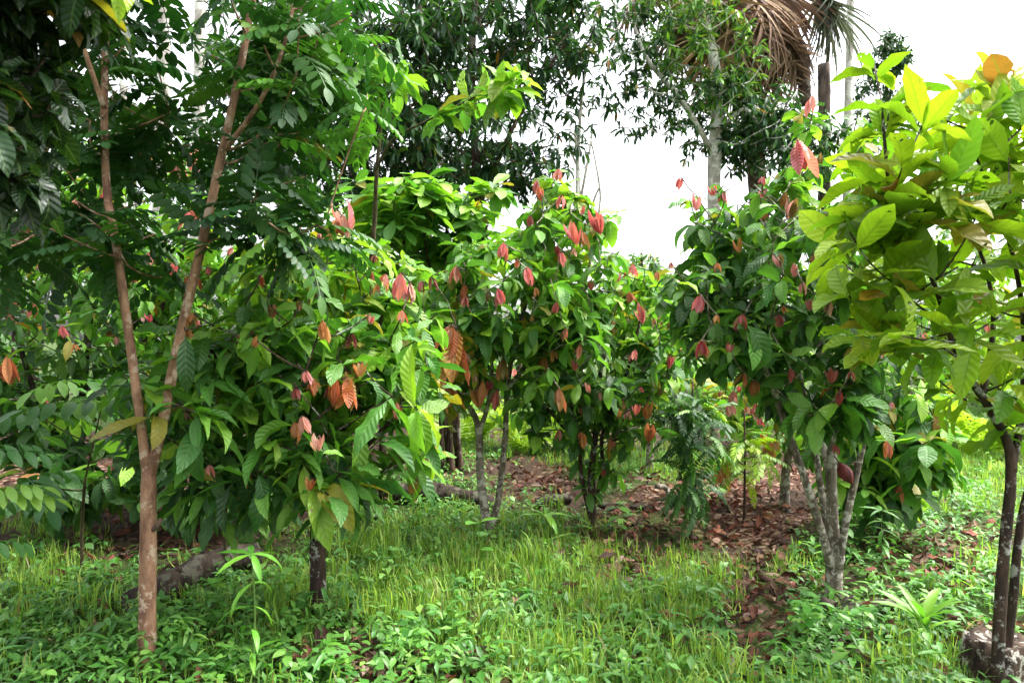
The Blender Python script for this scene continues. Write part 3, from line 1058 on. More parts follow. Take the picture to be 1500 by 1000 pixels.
# dark-stemmed cacao behind it
b = gb(866, 765)
YD = b.y
make_tree('cacao_tree', 'cacao branching from the ground into dark stems beside the reddish leaf litter', 'tree', down(b),
    [([down(b), P(868, 735, YD), P(866, 690, YD), P(872, 640, YD), P(880, 540, YD), P(900, 430, YD)], .04, .013, .4),
     ([P(866, 755, YD), P(852, 700, YD), P(848, 640, YD - .1), P(830, 560, YD - .1)], .024, .011),
     ([P(870, 740, YD + .05), P(882, 690, YD + .1), P(884, 630, YD + .1), P(920, 540, YD), P(940, 460, YD)], .022, .011),
     ([P(848, 650, YD - .1), P(820, 620, YD - .2), P(795, 590, YD - .2)], .014, .009)],
    [(890, 540, 100, 80, YD - .1, .6, 46, DARK), (920, 440, 60, 60, YD, .5, 24, MID + LIGHT[:1]), (930, 560, 50, 70, YD, .5, 18, MID), (830, 610, 70, 40, YD - .2, .4, 12, DARK), (880, 640, 50, 40, YD, .3, 6), (980, 470, 40, 80, YD + .5, .5, 16, MID + LIGHT[:1]),
     (870, 690, 30, 30, YD, .2, 4)],
    'cacao', M['cacao'], M['bark_dark'], .25, (GREEN, None), (6, 9), gravity=.4,
    flush=[(942, 468, 44, YD - .5, 'red'), (928, 401, 26, YD - .2, 'red'), (907, 408, 22, YD - .2, 'red'), (922, 440, 24, YD - .3, 'orange'), (980, 482, 20, YD - .2, 'red'), (930, 523, 22, YD - .4, 'red'),
           (980, 533, 24, YD - .3, 'red'), (947, 608, 34, YD - .3, 'orange'), (950, 638, 34, YD - .3, 'orange'), (968, 575, 18, YD - .3, 'orange'), (855, 645, 24, YD - .3, 'orange'), (895, 655, 28, YD, 'orange')])

# bush behind the pod tree
b = gb(1288, 792)
YG = b.y
make_tree('cacao_bush', 'leafy young cacao bush behind the pale stems, foliage down to the ground', 'bush', down(b),
    [([down(b), P(1288, 740, YG), P(1285, 660, YG), P(1295, 600, YG)], .03, .012),
     ([P(1288, 750, YG), P(1320, 690, YG), P(1345, 620, YG)], .018, .009), ([P(1288, 750, YG), P(1262, 690, YG), P(1240, 620, YG)], .018, .009)],
    [(1290, 640, 90, 70, YG, .5, 34, MID), (1340, 620, 50, 40, YG - .2, .4, 12, MID), (1290, 730, 45, 50, YG, .35, 16, DARK), (1240, 620, 50, 40, YG, .4, 10)],
    'cacao', M['cacao'], M['bark_dark'], .27, (GREEN, None), (6, 8), gravity=.4, flush=[(1300, 660, 34, YG - .3, 'orange'), (1220, 655, 26, YG - .2, 'red'), (1318, 725, 30, YG - .2, 'orange')])

# ------------------------------------------------------------------ forked sapling with compound leaves
b = gb(214, 980)
YS = b.y
sap = make_tree('forked_sapling', 'smooth reddish brown sapling forking low into two stems with compound leaves', 'tree', down(b),
    [([down(b), P(216, 900, YS), P(217, 780, YS), P(218, 690, YS)], .042, .031, .45),
     ([P(217, 700, YS), P(205, 610, YS), P(190, 500, YS), P(172, 370, YS), P(156, 270, YS + .05), P(153, 120, YS + .05), P(158, -80, YS + .1), P(150, -260, YS + .1)], .023, .012, 0),
     ([P(219, 700, YS), P(238, 620, YS), P(262, 500, YS - .03), P(288, 390, YS - .05), P(322, 240, YS - .05), P(352, 100, YS), P(376, -40, YS), P(400, -220, YS)], .026, .013, 0),
     ([P(330, 220, YS - .05), P(380, 150, YS - .1), P(415, 70, YS - .1), P(440, -40, YS)], .012, .007, 0),
     ([P(153, 160, YS), P(120, 60, YS - .1), P(90, -60, YS - .1)], .012, .007, 0)],
    [(300, 140, 210, 150, YS + .5, .55, 50), (90, 210, 130, 190, YS + .45, .55, 50), (450, 90, 110, 120, YS + .1, .5, 26, PINN + MID[:2]), (410, 310, 110, 60, YS, .4, 14),
     (120, 370, 130, 60, YS + .1, .5, 16), (330, -190, 330, 120, YS + .3, .7, 24), (90, -300, 380, 150, YS + 1.1, 1.3, 110), (60, -120, 200, 120, YS, .6, 14)],  # volumes above the view: unseen extra crown, added to shade the left
    'pinnate', M['sapling'], M['bark_sapling'], .33, (PINN, None), (2, 4), droop=(50, 110), gravity=.25, along=.6, lone=.45, maxr=.009, sides=16)
st = Tubes()
st.add([P(219, 778, YS), P(229, 772, YS - .02), P(236, 760, YS - .03)], [.012, .012, .009], 8)
st.build('branch_stub', M['bark_brown'], sap.location, sap)

# leafy low sapling beneath it, with broad leaflets
for (nm, lab, bx, by, tl, LL) in (
        ('low_sapling', 'low sapling with broad compound leaflets spreading beside the brown forked stem', 120, 850,
         [(150, 590), (60, 610), (110, 560), (40, 700), (210, 640), (90, 590)], .36),
        ('low_sapling', 'low sapling holding rows of pale blotched leaflets under the hanging cacao leaves', 330, 850,
         [(330, 620), (390, 690), (300, 640), (370, 640)], .34),
        ('low_sapling', 'out-of-focus sapling leaves poking in from the picture edge above the grass', -60, 960, [(-30, 660), (-20, 720), (-40, 800), (-30, 740)], .27)):
    b = gb(bx, by)
    root = empty(nm, down(b))
    tag(root, lab, 'sapling')
    g = Grower()
    Yb = b.y - .25
    g.stem([down(b), P(bx, by - 80, b.y), P(bx + 5, by - 150, Yb)], .012, .008, 7, flare=0)
    B = Batch()
    for tx, ty in tl:
        pt = g.branch(P(tx, ty, Yb - U(0, .3)), .004)
        for k in range(3):
            az = U(0, 6.28)
            d = Vector((math.cos(az), math.sin(az) * .8, U(-.35, .15)))
            B.add('bigpinnate', pt[-1], d, UP + Vector((0, -.25, 0)), LL * U(.75, 1.05), jit(random.choice(MID), .15))
    g.wood.build('trunk', M['twig'], down(b), root)
    B.build('crown', M['sapling'], down(b), root)

# branch of a dark tree hanging into the top left corner, close to the camera
b = Vector((-2.9, 2.3, gh(-2.9, 2.3) - .03))
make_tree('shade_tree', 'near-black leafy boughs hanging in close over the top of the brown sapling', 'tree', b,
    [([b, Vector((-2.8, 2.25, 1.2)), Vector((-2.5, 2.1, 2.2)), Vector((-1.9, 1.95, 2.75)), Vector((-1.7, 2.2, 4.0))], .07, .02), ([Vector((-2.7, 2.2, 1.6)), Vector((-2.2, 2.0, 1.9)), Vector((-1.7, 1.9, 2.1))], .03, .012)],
    [(-5, 130, 55, 180, 1.95, .3, 44), (50, -40, 90, 50, 1.95, .3, 24), (-140, 200, 110, 250, 2.0, .4, 24), (20, -250, 200, 120, 2.1, .5, 20), (-350, -900, 900, 330, 2.6, 2.2, 420)],  # last volume: unseen high canopy, added to keep skylight off the left side
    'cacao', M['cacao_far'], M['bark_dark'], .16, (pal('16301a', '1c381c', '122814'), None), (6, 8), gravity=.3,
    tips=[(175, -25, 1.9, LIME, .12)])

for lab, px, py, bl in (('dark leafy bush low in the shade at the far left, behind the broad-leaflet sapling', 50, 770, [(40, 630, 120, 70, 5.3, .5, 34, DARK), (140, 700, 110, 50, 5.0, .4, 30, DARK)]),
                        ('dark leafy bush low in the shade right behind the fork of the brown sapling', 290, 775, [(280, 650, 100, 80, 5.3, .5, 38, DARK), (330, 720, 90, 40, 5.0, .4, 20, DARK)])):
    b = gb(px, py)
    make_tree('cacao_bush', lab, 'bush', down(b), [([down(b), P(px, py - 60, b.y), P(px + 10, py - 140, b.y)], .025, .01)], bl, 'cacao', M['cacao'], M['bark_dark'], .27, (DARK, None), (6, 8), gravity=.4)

# ------------------------------------------------------------------ umbrella tree, branch with big leaves
b = gb(658, 692)
YK = b.y - .6
K = make_tree('umbrella_tree', 'clump of thin brown stems topped by a flat parasol of bright oval leaves', 'tree', down(b),
    [([down(b) + Vector((dx * .02, dy, 0)), P(655 + dx * 2.2, 620, b.y), P(650 + dx * 3, 520, b.y - .2), P(640 + dx * 6, 420, YK), P(630 + dx * 12, 330, YK)], .03, .013)
     for dx, dy in ((-4, 0), (-1, .1), (2, -.05), (5, .08), (7, 0))],
    [(620, 280, 110, 16, YK, .7, 40, MID + LIGHT[:1]), (600, 330, 100, 50, YK, .7, 40, MID), (690, 350, 50, 50, YK, .6, 18, MID), (570, 380, 60, 50, YK, .5, 18, GREEN), (640, 400, 60, 50, YK, .5, 14, GREEN)],
    'obovate', M['cacao'], M['bark_brown'], .34, (MID, None), (5, 8), droop=(60, 110), gravity=.15, axis_up=1.2)

YL = 5.2
b = Vector(((520 - 750) / 1000 * 6, 6, gh(-1.4, 6) - .03))
make_tree('broadleaf_sapling', 'slender sapling reaching one arm of huge backlit leaves out against the white sky', 'tree', b,
    [([b, P(535, 500, 6), P(548, 330, 5.8), P(552, 250, 5.6), P(565, 100, 5.4)], .03, .012),
     ([P(550, 250, 5.6), P(575, 205, 5.4), P(620, 180, YL), P(690, 145, YL), P(755, 118, YL - .1)], .012, .006)],
    [(700, 145, 60, 20, YL, .2, 5), (560, 110, 40, 60, 5.4, .3, 8)], 'lime', M['lime'], M['twig'], .30, (LIGHT + MID, None), (3, 5), droop=(40, 110), gravity=.2, rt=.003,
    tips=[(760, 115, YL - .1, LIGHT, .34), (755, 125, YL - .1, LIGHT, .36), (735, 130, YL, LIGHT, .3), (640, 165, YL, MID, .24), (660, 160, YL, LIGHT, .24)])

# ------------------------------------------------------------------ small saplings on the leaf litter
def feather_sapling(label, px, py, top, Y0, tips, kind, mat, L, palette, per=(5, 7), bark='bark_brown', r=.014, cat='sapling', fl=()):
    b = gb(px, py)
    Yb = b.y
    root = make_tree('small_sapling', label, cat, down(b), [([down(b), P(px + 1, py - (py - top) * .5, Yb), P(px + U(-4, 4), top, Yb)], r, .006)],
                     [(px, (top + py) * .5 - 20, tips[0], tips[1], Yb, .3, tips[2])], kind, mat, M[bark], L, (palette, None), per,
                     droop=(50, 115), gravity=.45, lone=.6, maxr=.008, flush=[(a, c, h, Yb - .1, k) for a, c, h, k in fl])
    return root


feather_sapling('dark sapling draped in feathery compound leaves, on the reddish leaf litter', 1012, 782, 560, 0, (30, 80, 26), 'feather', M['sapling'], .3, PINN + DARK, (4, 6))
feather_sapling('thin-stemmed sapling with a yellowish feathery top, next to the dark feathery one', 1090, 765, 600, 0, (30, 30, 8), 'feather', M['sapling'], .28, LIGHT + LIME[:2], (3, 5), r=.012)
feather_sapling('tiny sapling with hanging orange leaves, between the dark and yellowish feathery ones', 1056, 735, 670, 0, (16, 14, 3), 'cacao', M['cacao'], .16, OLD, (3, 4), r=.016, fl=[(1055, 700, 40, 'orange'), (1062, 690, 30, 'orange')])

b = gb(1149, 742)
YJ = b.y
make_tree('cacao_tree', 'cacao on a short crooked whitish trunk with orange leaves hanging at its left', 'tree', down(b),
    [([down(b), P(1150, 710, YJ), P(1154, 670, YJ), P(1165, 640, YJ), P(1150, 590, YJ), P(1130, 540, YJ)], .05, .014, .5), ([P(1155, 668, YJ), P(1190, 630, YJ), P(1220, 580, YJ)], .02, .01)],
    [(1140, 600, 80, 45, YJ, .6, 26, MID), (1200, 640, 60, 40, YJ + .3, .5, 14), (1080, 580, 50, 50, YJ, .5, 12, MID + OLD)],
    'cacao', M['cacao_far'], M['bark_grey'], .26, (GREEN, None), (6, 8), gravity=.4,
    flush=[(1138, 658, 34, YJ - .3, 'orange'), (1118, 650, 28, YJ - .2, 'orange'), (1128, 665, 34, YJ - .2, 'orange'), (1068, 600, 24, YJ - .2, 'pink'), (1075, 585, 24, YJ - .2, 'pink'), (1100, 610, 24, YJ, 'pink')])

# ------------------------------------------------------------------ rows of cacao further back
back = [('pale-barked cacao standing behind the gap over the far grass', 952, 692, [(950, 500, 70, 90, 7.6, .9, 50, MID + LIGHT[:1])], 'bark_grey'),
        ('sunlit cacao crown filling the notch under the white sky', 1000, 660, [(955, 460, 60, 70, 9, .9, 34, LIGHT + MID), (1000, 540, 60, 60, 9, .9, 30, MID)], 'bark_grey'),
        ('background cacao behind the pink-shooted dark tree', 1110, 655, [(1090, 560, 90, 70, 9.6, 1, 44, LIGHT + MID)], 'bark_grey'),
        ('background cacao glimpsed under the lime green leaves', 1330, 650, [(1330, 560, 100, 60, 10, 1, 44, MID + LIGHT[:1]), (1400, 520, 90, 70, 10, 1, 30, LIGHT)], 'bark_grey'),
        ('background cacao at the edge of the far grass, behind the dark blotched stem', 1450, 640, [(1440, 560, 110, 70, 10.5, 1, 50, LIGHT + MID), (1420, 440, 90, 60, 10.5, 1, 26, LIGHT)], 'bark_grey'),
        ('background cacao in the gap just past the right one of the two lichen-grey stems', 790, 655, [(780, 570, 90, 50, 9.5, .9, 34, GREEN)], 'bark_dark'),
        ('background cacao behind the bush of hanging orange leaves', 560, 660, [(560, 500, 120, 110, 9, 1, 60, GREEN)], 'bark_dark'),
        ('background cacao in the deep shade behind the forked sapling', 250, 655, [(250, 470, 130, 150, 9.3, 1, 70, GREEN)], 'bark_dark'),
        ('background cacao in the deep shade at the far left', 20, 660, [(20, 470, 160, 150, 9, 1, 60, DARK)], 'bark_dark'),
        ('low-crowned cacao in the shade behind the fallen log', 420, 668, [(420, 520, 120, 110, 8.6, .9, 56, GREEN)], 'bark_dark')]
for lab, px, py, bl, bk in back:
    b = gb(px, py)
    cx = sum(q[0] for q in bl) / len(bl)
    cy = sum(q[1] for q in bl) / len(bl)
    Yb = bl[0][4]
    fl = [(U(cx - 60, cx + 60), U(cy - 60, cy + 20), U(14, 24), Yb - .7, random.choice(('red', 'orange', 'red'))) for _ in range(5)]
    make_tree('cacao_tree', lab, 'tree', down(b), [([down(b), P(px, py - 50, b.y), P((px + cx) / 2, (py + cy) / 2, Yb), P(cx, cy, Yb)], .05, .02),
              ([P(px, py - 60, b.y), P(cx - 30, cy + 20, Yb), P(cx - 50, cy - 30, Yb)], .025, .012)],
              bl, 'cacao_low', M['cacao_far'], M[bk], .26, (MID, None), (7, 10), gravity=.35, flush=fl, group='cacaos in the rows behind')

# ------------------------------------------------------------------ tall trees behind
def tall(name, label, px, Y, r, wpts, blobs, kind, L, palette, per=(8, 12), bark='bark_brown', gravity=.7, n=10, mat='tall', droop=(40, 130), extra=(), rt=.012, group='tall trees closing the clearing', tips=()):
    b = Vector(((px - 750) / F_PX * Y, Y, -.05))
    b.z = gh(b.x, b.y) - .05
    st = [([b] + [P(x, y, Y) for x, y in wpts], r, r * .45)]
    for e in extra:
        st.append(([P(x, y, Y + dy) for x, y, dy in e[0]], e[1], e[1] * .5))
    return make_tree(name, label, 'tree', b, st, blobs, kind, M[mat], M[bark], L, (palette, None), per, gravity=gravity, droop=droop, rt=rt, maxr=.05, lone=1.0, along=.6, sides=n, group=group, tips=tips)


tall('tall_tree', 'tall dark tree with drooping leaves directly behind the arm of huge leaves', 700, 13, .12, [(702, 450), (700, 280), (690, 100), (700, -80), (690, -260)],
     [(690, 130, 130, 170, 13, 2, 330, TALL), (780, 50, 110, 90, 13, 1.5, 150, TALL), (690, -150, 220, 130, 13, 2, 40), (740, 250, 70, 40, 13, 1, 40, TALL), (790, 235, 40, 40, 13, 1, 18, TALL)],
     'narrow', .3, TALL, extra=[([(702, 300, 0), (740, 210, -.5), (790, 120, -.5), (860, 20, -.3)], .05), ([(700, 200, 0), (650, 120, .3), (620, 30, .3)], .05)])
tall('tall_tree', 'tall dark tree with a reddish trunk rising behind the flat parasol of leaves', 626, 12, .09, [(626, 400), (627, 260), (620, 120), (610, -60), (600, -200)],
     [(590, 110, 90, 150, 12, 1.6, 240, TALL), (560, 230, 90, 60, 12, 1.3, 120, TALL), (560, -60, 180, 100, 12, 2, 40), (650, 230, 50, 70, 12, 1, 40)],
     'narrow', .28, TALL, extra=[([(627, 250, 0), (590, 160, -.4), (550, 60, -.4)], .04)])
tall('tall_tree', 'tall leafy tree whose dark crown shows through the upper leaves of the brown sapling', 430, 13, .12, [(425, 420), (410, 250), (420, 60), (430, -120)],
     [(440, 120, 100, 160, 13, 2, 230, TALL), (380, 40, 90, 80, 13, 2, 60, TALL), (480, 240, 70, 60, 13, 1.4, 56), (330, 250, 80, 80, 13, 1.4, 50)],
     'narrow', .3, TALL, extra=[([(412, 260, 0), (460, 160, -.4), (500, 80, -.4)], .05)])
tall('slender_tree', 'sparse tree with hanging leaf sprays against the white sky, beside the bare pale tree', 872, 13.5, .05, [(850, 420), (846, 260), (855, 120), (880, -20)],
     [(860, 100, 60, 90, 13.5, 1, 34, TALL), (900, 40, 60, 60, 13.5, 1, 24, TALL), (840, 190, 40, 40, 13.5, .8, 10), (790, 60, 60, 60, 13.5, 1, 20)],
     'narrow', .3, TALL, per=(5, 8), bark='bark_pale', rt=.006)
tall('tall_tree', 'pale-trunked tree with small grey-green leaves left of the dead palm fronds', 1046, 14, .17, [(1047, 420), (1046, 250), (1050, 120), (1030, 10), (1020, -120)],
     [(1020, 90, 85, 90, 14, 1.5, 190, TALLL), (1060, 175, 90, 50, 14, 1.4, 140, TALL + TALLL[:2]), (950, 150, 50, 55, 14, 1.2, 34, TALL), (1010, 0, 90, 60, 14, 1.5, 90, TALLL), (1105, 205, 60, 45, 14, 1, 80, TALL), (1140, 200, 50, 60, 13.6, .8, 90, TALL + TALLL[:2]), (1190, 215, 45, 50, 12.6, .6, 70, TALL + TALLL[:2]), (940, 60, 40, 60, 14, 1, 22, TALL), (960, -80, 160, 80, 14, 1.5, 40)],
     'narrow', .25, TALLL, bark='bark_pale', gravity=.55, extra=[([(1048, 230, 0), (1000, 150, -.4), (950, 90, -.4), (930, 40, -.4)], .06), ([(1048, 200, 0), (1090, 160, -.4), (1120, 200, -.4)], .05)], group='pale-trunked trees')
tall('bare_tree', 'leafless whitish dead tree standing in the white gap of sky', 852, 17, .08, [(850, 480), (848, 330), (846, 240), (842, 190)],
     [(862, 240, 20, 50, 17, .5, 6)], 'small', .04, TALL, per=(0, 1), bark='bark_pale', rt=.01,
     extra=[([(849, 300, 0), (862, 230, 0), (868, 190, 0)], .04), ([(849, 380, 0), (868, 300, 0), (880, 270, 0)], .04), ([(880, 420, 0), (876, 330, 0), (879, 280, 0), (865, 200, 0)], .04), ([(848, 250, 0), (835, 215, 0), (836, 180, 0)], .03)], group='bare trees')
tall('pale_trunk_tree', 'straight pale trunk rising bare through the sky beside the dead palm', 1243, 16, .13, [(1241, 400), (1242, 200), (1245, 60), (1246, -60), (1246, -300)],
     [(1246, -330, 180, 60, 16, 2, 30)], 'narrow', .3, TALLL, bark='bark_pale', group='pale-trunked trees')
tall('distant_tree', 'small round-topped tree far off above the topmost lime leaves', 1298, 24, .12, [(1296, 400), (1300, 200), (1298, 90)],
     [(1300, 85, 28, 34, 24, .9, 80, TALL), (1285, 140, 30, 40, 24, .9, 60, TALL), (1310, 190, 40, 50, 24, .9, 60, TALL)], 'narrow', .32, TALL, rt=.008, group='distant trees')
for lab, px, Y, bl in (('distant grey-green tree just showing in the notch below the sky', 938, 26, [(940, 400, 34, 30, 26, 1.5, 44, TALLL)]),
                       ('distant tree crown at the end of the cacao rows, behind the notch', 1000, 20, [(1000, 470, 60, 70, 20, 2, 60, LIGHT + TALLL)]),
                       ('distant dense tree behind the dark many-stemmed cacao', 1130, 20, [(1120, 420, 100, 120, 20, 2, 90, TALLL)]),
                       ('distant dense tree behind the lime cacao, left half', 1300, 18, [(1290, 430, 110, 120, 18, 2, 90, TALLL)]),
                       ('distant dense tree behind the lime cacao, right half', 1450, 18, [(1450, 420, 120, 150, 18, 2, 100, TALLL + LIGHT[:1])]),
                       ('distant dense tree behind the two lichen-grey stems', 760, 19, [(760, 500, 110, 90, 19, 2, 80, TALLL)]),
                       ('distant dense tree behind the parasol of leaves', 600, 18, [(600, 450, 110, 120, 18, 2, 90, TALLL)]),
                       ('distant dense tree behind the bushy bright cacao', 400, 17, [(400, 380, 130, 170, 17, 2, 120, TALLL)]),
                       ('distant dense tree seen between the sapling stems', 230, 17, [(230, 330, 120, 170, 17, 2, 120, TALLL)]),
                       ('distant dense tree at the far left behind everything', 50, 16, [(20, 380, 170, 200, 16, 2, 190, TALLL)])):
    cx, cy = bl[0][0], bl[0][1]
    tall('distant_tree', lab, px, Y, .1, [(px, 540), (cx, cy + 20), (cx, cy - 30)], bl, 'narrow', .42, TALLL, per=(9, 13), gravity=.35, rt=.01, group='distant trees')
for lab, px, Y, r in (('thick whitish trunk behind the sapling, nearer its left stem', 238, 15, .22), ('thick whitish trunk behind the sapling, nearer its right stem', 292, 15, .2),
                      ('thin whitish trunk just inside the left sapling stem', 180, 15, .12)):
    tall('pale_trunk_tree', lab, px, Y, r, [(px - 4, 400), (px, 200), (px + 2, 0), (px + 6, -200)], [(px, -230, 140, 60, Y, 2, 16)], 'narrow', .3, TALL, bark='bark_pale', group='pale-trunked trees')

# ------------------------------------------------------------------ palm with a skirt of dead fronds
YP = 15.0
pb_ = Vector(((1118 - 750) / F_PX * YP, YP, 0))
palm = empty('palm', pb_)
tag(palm, 'palm wrapped in a skirt of dead brown hanging fronds', 'palm')
tb = Tubes()
tb.add(spline([pb_ - UP * .05, P(1118, 400, YP), P(1104, 200, YP), P(1084, 60, YP), P(1078, -60, YP)], 6), [.2] * 25, 12, rough=.15)
tb.build('trunk', M['bark_brown'], pb_, palm)
DEADP = pal('8e745e', '7e6450', 'a08a72', '745a4a', '664c3e')
FRG = pal('5a6a58', '6a7a62', '4c5c4e')


def frond(hx, hy, Y, d, L, colp, kind='fan', down_=True):
    st = Tubes()
    hub = P(hx, hy, Y)
    top = P(1078 + (hx - 1078) * .25, -70, YP)
    st.add(spline([top, top.lerp(hub, .5) + UP * .25, hub], 6), [.03] * 6 + [.025] * 6 + [.022], 6)
    B = Batch()
    for k in range(3):
        B.add('fan', hub, Vector(d) + Vector((U(-.25, .25), U(-.2, .2), U(-.1, .1))), Vector((d[0], d[1], 0)) + UP * .25, L * U(.95, 1.25), jit(random.choice(colp), .2), var=k)
    f = B.build('frond', M['frond_dead'], pb_, palm)
    st.build('stalk', M['bark_brown'], (0, 0, 0), f)
    # stalk verts are in world space: shift to the palm's frame
    for v in f.children[0].data.vertices:
        v.co -= pb_


for hx, hy, dy, d, L, cp in ((1098, 48, -.5, (.12, -.35, -.9), 1.5, pal('ac906e', '9c8062', 'bca684')), (1062, 0, -.2, (-.4, -.3, -.8), 1.7, DEADP), (1150, 5, -.3, (.35, -.35, -.8), 1.8, DEADP), (1185, 45, 0, (.15, -.2, -1), 1.7, DEADP),
                             (1215, 0, 0, (.6, -.1, -.6), 1.7, FRG), (1110, -20, -.4, (.05, -.6, -.8), 1.6, DEADP), (1140, 60, .3, (.1, .2, -1), 1.6, DEADP),
                             (985, -10, .2, (-.5, -.3, -.8), 1.5, DEADP), (1040, 30, .3, (-.3, 0, -1), 1.6, DEADP), (1175, -20, .4, (.3, .3, -.9), 1.7, DEADP), (1200, 60, .1, (.1, -.1, -1), 1.5, DEADP), (1120, 100, .2, (-.1, -.2, -1), 1.4, DEADP), (1085, 20, -.3, (-.15, -.4, -.9), 1.6, DEADP), (1160, 30, -.4, (.2, -.4, -.9), 1.5, DEADP), (1095, -40, .4, (0, .6, -.5), 1.6, FRG)):
    frond(hx - (42 if hx < 1205 else 20), hy, YP + dy, d, L, cp)
sh = Tubes()
sh.add(spline([P(1168, 60, YP), P(1176, 105, YP - .1), P(1180, 155, YP - .1)], 5), [.12, .16, .17, .17, .16, .15, .15, .14, .13, .12, .1], 10, rough=.3)
sh.build('dead_sheath', M['bark_brown'], pb_, palm)
YT = 13
bt = Vector(((1207 - 750) / F_PX * YT, YT, -.05))
tt = Tubes()
tt.add(spline([bt, P(1207, 400, YT), P(1208, 220, YT), P(1207, 95, YT)], 6), [.115] * 19, 10, rough=.2)
tag(tt.build('broken_trunk', M['bark_black'], bt), 'charred dark trunk snapped off below the dead palm fronds', 'dead trunk')

# ------------------------------------------------------------------ fallen wood, stump
def log(name, label, pts, radii, cat='log', mat='log', knots=0):
    o = Vector(pts[0])
    tu = Tubes()
    c = spline(pts, 6)
    rr = [radii[0] + (radii[-1] - radii[0]) * i / (len(c) - 1) for i in range(len(c))]
    tu.add(c, rr, 14, rough=.35, seed=U(0, 50))
    for k in range(knots):
        i = random.randrange(2, len(c) - 2)
        tu.add([c[i], c[i] + Vector((U(-.1, .1), -.03, .09))], [rr[i] * .35, rr[i] * .2], 6)
    ob = tu.build(name, M[mat], o)
    return tag(ob, label, cat)


def onG(px, py, dz):
    g_ = G(px, py)
    return g_ + UP * dz


log('fallen_log', 'mossy rotten log lying in shade right behind the brown sapling trunk', [onG(195, 905, .05), onG(250, 880, .07), onG(310, 850, .09), onG(375, 828, .08)], [.085, .075], knots=2)
log('fallen_log', 'dark log lying in the weeds across the foot of the two lichen-grey stems', [onG(560, 735, .07), onG(640, 738, .08), onG(720, 745, .06)], [.1, .08], knots=1)
log('fallen_log', 'short dark root log at the foot of the many-stemmed cacao', [onG(1205, 890, .03), onG(1250, 898, .04), onG(1312, 896, .035)], [.06, .04], knots=2)
log('fallen_branch', 'bare grey branch propped on the leaf litter left of the dark feathery sapling', [onG(988, 745, .03), onG(975, 735, .12), P(962, 712, 5.9)], [.03, .022], 'branch', 'bark_grey')
log('fallen_branch', 'pale thin branch lying behind the dark stems on the litter', [onG(860, 742, .03), onG(900, 745, .03), onG(960, 748, .02)], [.035, .02], 'branch')
log('fallen_log', 'whitish weathered wood lump in the weeds behind the two lichen-grey stems', [onG(785, 738, .03), onG(815, 737, .05), onG(835, 735, .03)], [.05, .04])
sb = gb(1466, 1018) + Vector((.10, .17, -.03))
bm = bmesh.new() if False else None
tu = Tubes()
NS = 28
ring = []
for k, (zz, rr) in enumerate(((-.05, .22), (.03, .17), (.1, .145), (.17, .135), (.215, .125))):
    for i in range(NS):
        an = 2 * math.pi * i / NS
        q = rr * (1 + .16 * mnoise.noise(Vector((math.cos(an) * 2, math.sin(an) * 2, zz * 2))) + .06 * mnoise.noise(Vector((math.cos(an) * 6, math.sin(an) * 6, zz * 5))))
        tu.V.append(sb + Vector((math.cos(an) * q, math.sin(an) * q, zz + (.03 * mnoise.noise(Vector((math.cos(an) * 3, math.sin(an) * 3, 5))) if k == 4 else 0))))
for k in range(4):
    for i in range(NS):
        tu.F.append((k * NS + i, k * NS + (i + 1) % NS, (k + 1) * NS + (i + 1) % NS, (k + 1) * NS + i))
o_ = 5 * NS
for i in range(NS):
    tu.V.append(sb + (tu.V[4 * NS + i] - sb) * .55 + UP * (.235 * .45 - .02))
for i in range(NS):
    tu.F.append((4 * NS + i, 4 * NS + (i + 1) % NS, o_ + (i + 1) % NS, o_ + i))
tu.F.append(tuple(o_ + i for i in range(NS)))
tag(tu.build('tree_stump', M['stump'], sb), 'old cut stump with flaking whitish bark behind the dark blotched stem', 'stump')

# ------------------------------------------------------------------ weeds and seedlings one can tell apart
def weed(label, px, py, hpx, kind, L, levels, palette, top=6, name='weed', cat='weed', lean=0.0, mat='plain', up=(-.2, .5), stem=.004, group=None, nper=(2, 3)):
    b = gb(px, py)
    h = hpx / F_PX * b.y
    root = empty(name, b)
    tag(root, label, cat, group)
    g = Tubes()
    tipp = b + Vector((lean * h, U(-.03, .03), h))
    c = spline([b - UP * .02, b.lerp(tipp, .5) + Vector((U(-.015, .015), 0, 0)), tipp], 5)
    g.add(c, [stem * (1 - .5 * i / (len(c) - 1)) for i in range(len(c))], 6)
    B = Batch()
    for k in range(levels):
        q = b.lerp(tipp, .25 + .7 * k / max(1, levels))
        a0 = U(0, 6.28)
        nn = random.randint(*nper)
        for j in range(nn):
            az = a0 + j * 2 * math.pi / nn
            B.add(kind, q, Vector((math.cos(az), math.sin(az), U(*up))), UP + Vector((U(-.2, .2), U(-.2, .2), 0)), L * U(.75, 1.1), jit(random.choice(palette), .12))
    for j in range(top):
        az = j * 2 * math.pi / top + U(-.3, .3)
        B.add(kind, tipp, Vector((math.cos(az), math.sin(az), U(*up))), UP + Vector((U(-.2, .2), U(-.2, .2), 0)), L * U(.8, 1.15), jit(random.choice(palette), .12))
    g.build('stem', M['stem'], b, root)
    B.build('leaves', M[mat], b, root)
    return root


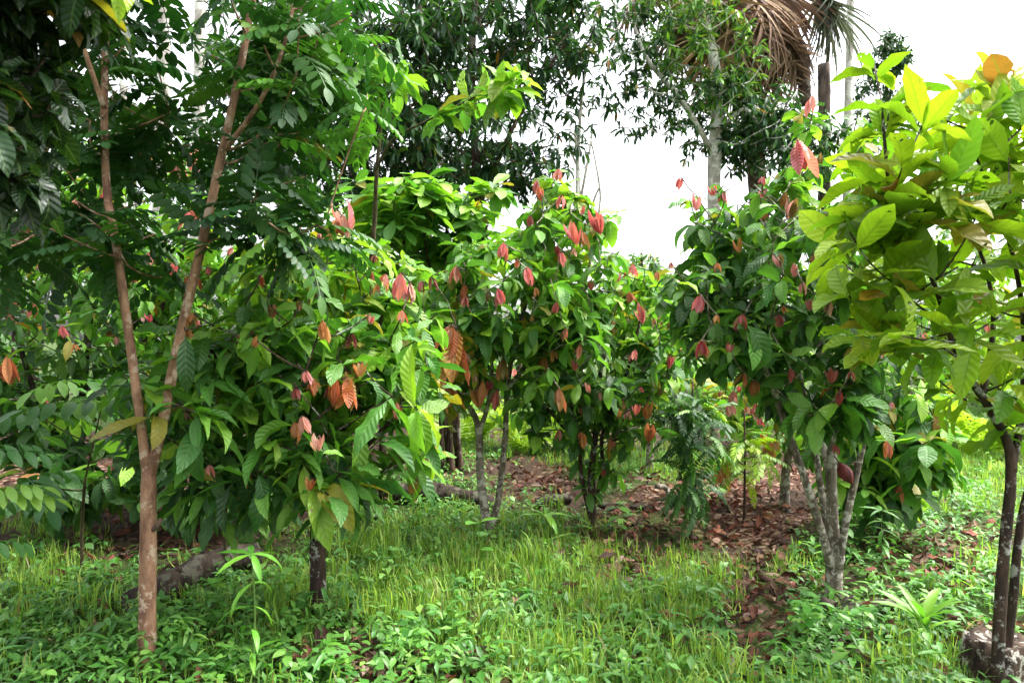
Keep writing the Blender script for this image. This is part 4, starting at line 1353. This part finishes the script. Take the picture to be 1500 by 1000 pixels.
WG = pal('5f9a34', '6fa83c', '4f8a2e')
weed('tall single-stemmed weed with long pointed leaves next to the fallen log', 368, 1005, 190, 'lance', .17, 4, WG, 6, up=(-.35, .2), stem=.006)
weed('pale weed with a star of narrow leaves at the edge of the leaf litter', 800, 800, 52, 'lance', .24, 1, pal('86b84a', '7aae42'), 7, up=(0, .6))
weed('weed with one large upright yellow-green leaf in front of the two-stemmed cacao', 700, 835, 75, 'herb', .13, 3, WG, 3, nper=(1, 2))
weed('round-leaved seedling at the end of the fallen log', 318, 915, 55, 'herb', .085, 3, WG, 5)
weed('bright round-leaved seedling on the grass by the bottom edge', 475, 985, 40, 'herb', .1, 2, WG, 5)
weed('round-leaved seedling beside the short blackish trunk', 415, 890, 48, 'herb', .09, 3, WG, 5)
weed('leafy bright herb clump in front of the root log', 1180, 935, 60, 'herb', .09, 5, WG, 6, nper=(3, 4))
weed('leafy herb beside the bright clump, near the red leaf litter patch', 1260, 945, 55, 'herb', .085, 4, WG, 5, nper=(2, 4))
weed('tall thin herb with whorled leaves beside the leafy cacao bush', 1295, 850, 100, 'lance', .13, 6, pal('5c8c3a', '4c7c34'), 5, nper=(3, 4), up=(-.3, .4))
weed('strap-leaved grass tuft standing by itself near the stump', 1350, 935, 30, 'lance', .26, 2, pal('6a9c34', '7aa83c'), 8, up=(.5, 1.6))
weed('low weed with pointed leaves on the litter between the dark stems and the feathery sapling', 905, 770, 34, 'herb', .14, 2, WG, 5)
weed('narrow-leaved weed on the grass just right of the dark stems', 1025 - 180, 780, 30, 'lance', .2, 2, WG, 5, up=(-.1, .5))
weed('low pale-leaved weed in front of the cacao bush', 1235, 815, 40, 'herb', .12, 3, pal('6f9f4c', '5f8f3c'), 4)
# ferns glowing at the end of the rows
def fern(label, px, py, n, L, palette):
    b = gb(px, py)
    B = Batch()
    for k in range(n):
        az = k * 2.4 + U(-.2, .2)
        d = Vector((math.cos(az), math.sin(az), U(.5, 1.3)))
        B.add('feather', b, d, UP * .6 - Vector((math.cos(az), math.sin(az), 0)) * -.5, L * U(.7, 1.1), jit(random.choice(palette), .1))
    o = B.build('fern', M['plain'], b)
    tag(o, label, 'fern', 'ferns at the end of the rows')


FN = pal('9ab83a', '8cae34', 'a8c244')
fern('yellow-green fern between the umbrella tree stems and the left grey stem', 690, 655, 14, .9, FN)
fern('yellow-green fern just past the right grey stem', 770, 664, 14, .85, FN)
fern('yellow-green fern in the far grass, partly behind the dark stems', 830, 660, 12, .8, FN)
fern('yellow-green fern glowing high behind the lime cacao leaves', 1440, 668, 14, 1.2, FN)
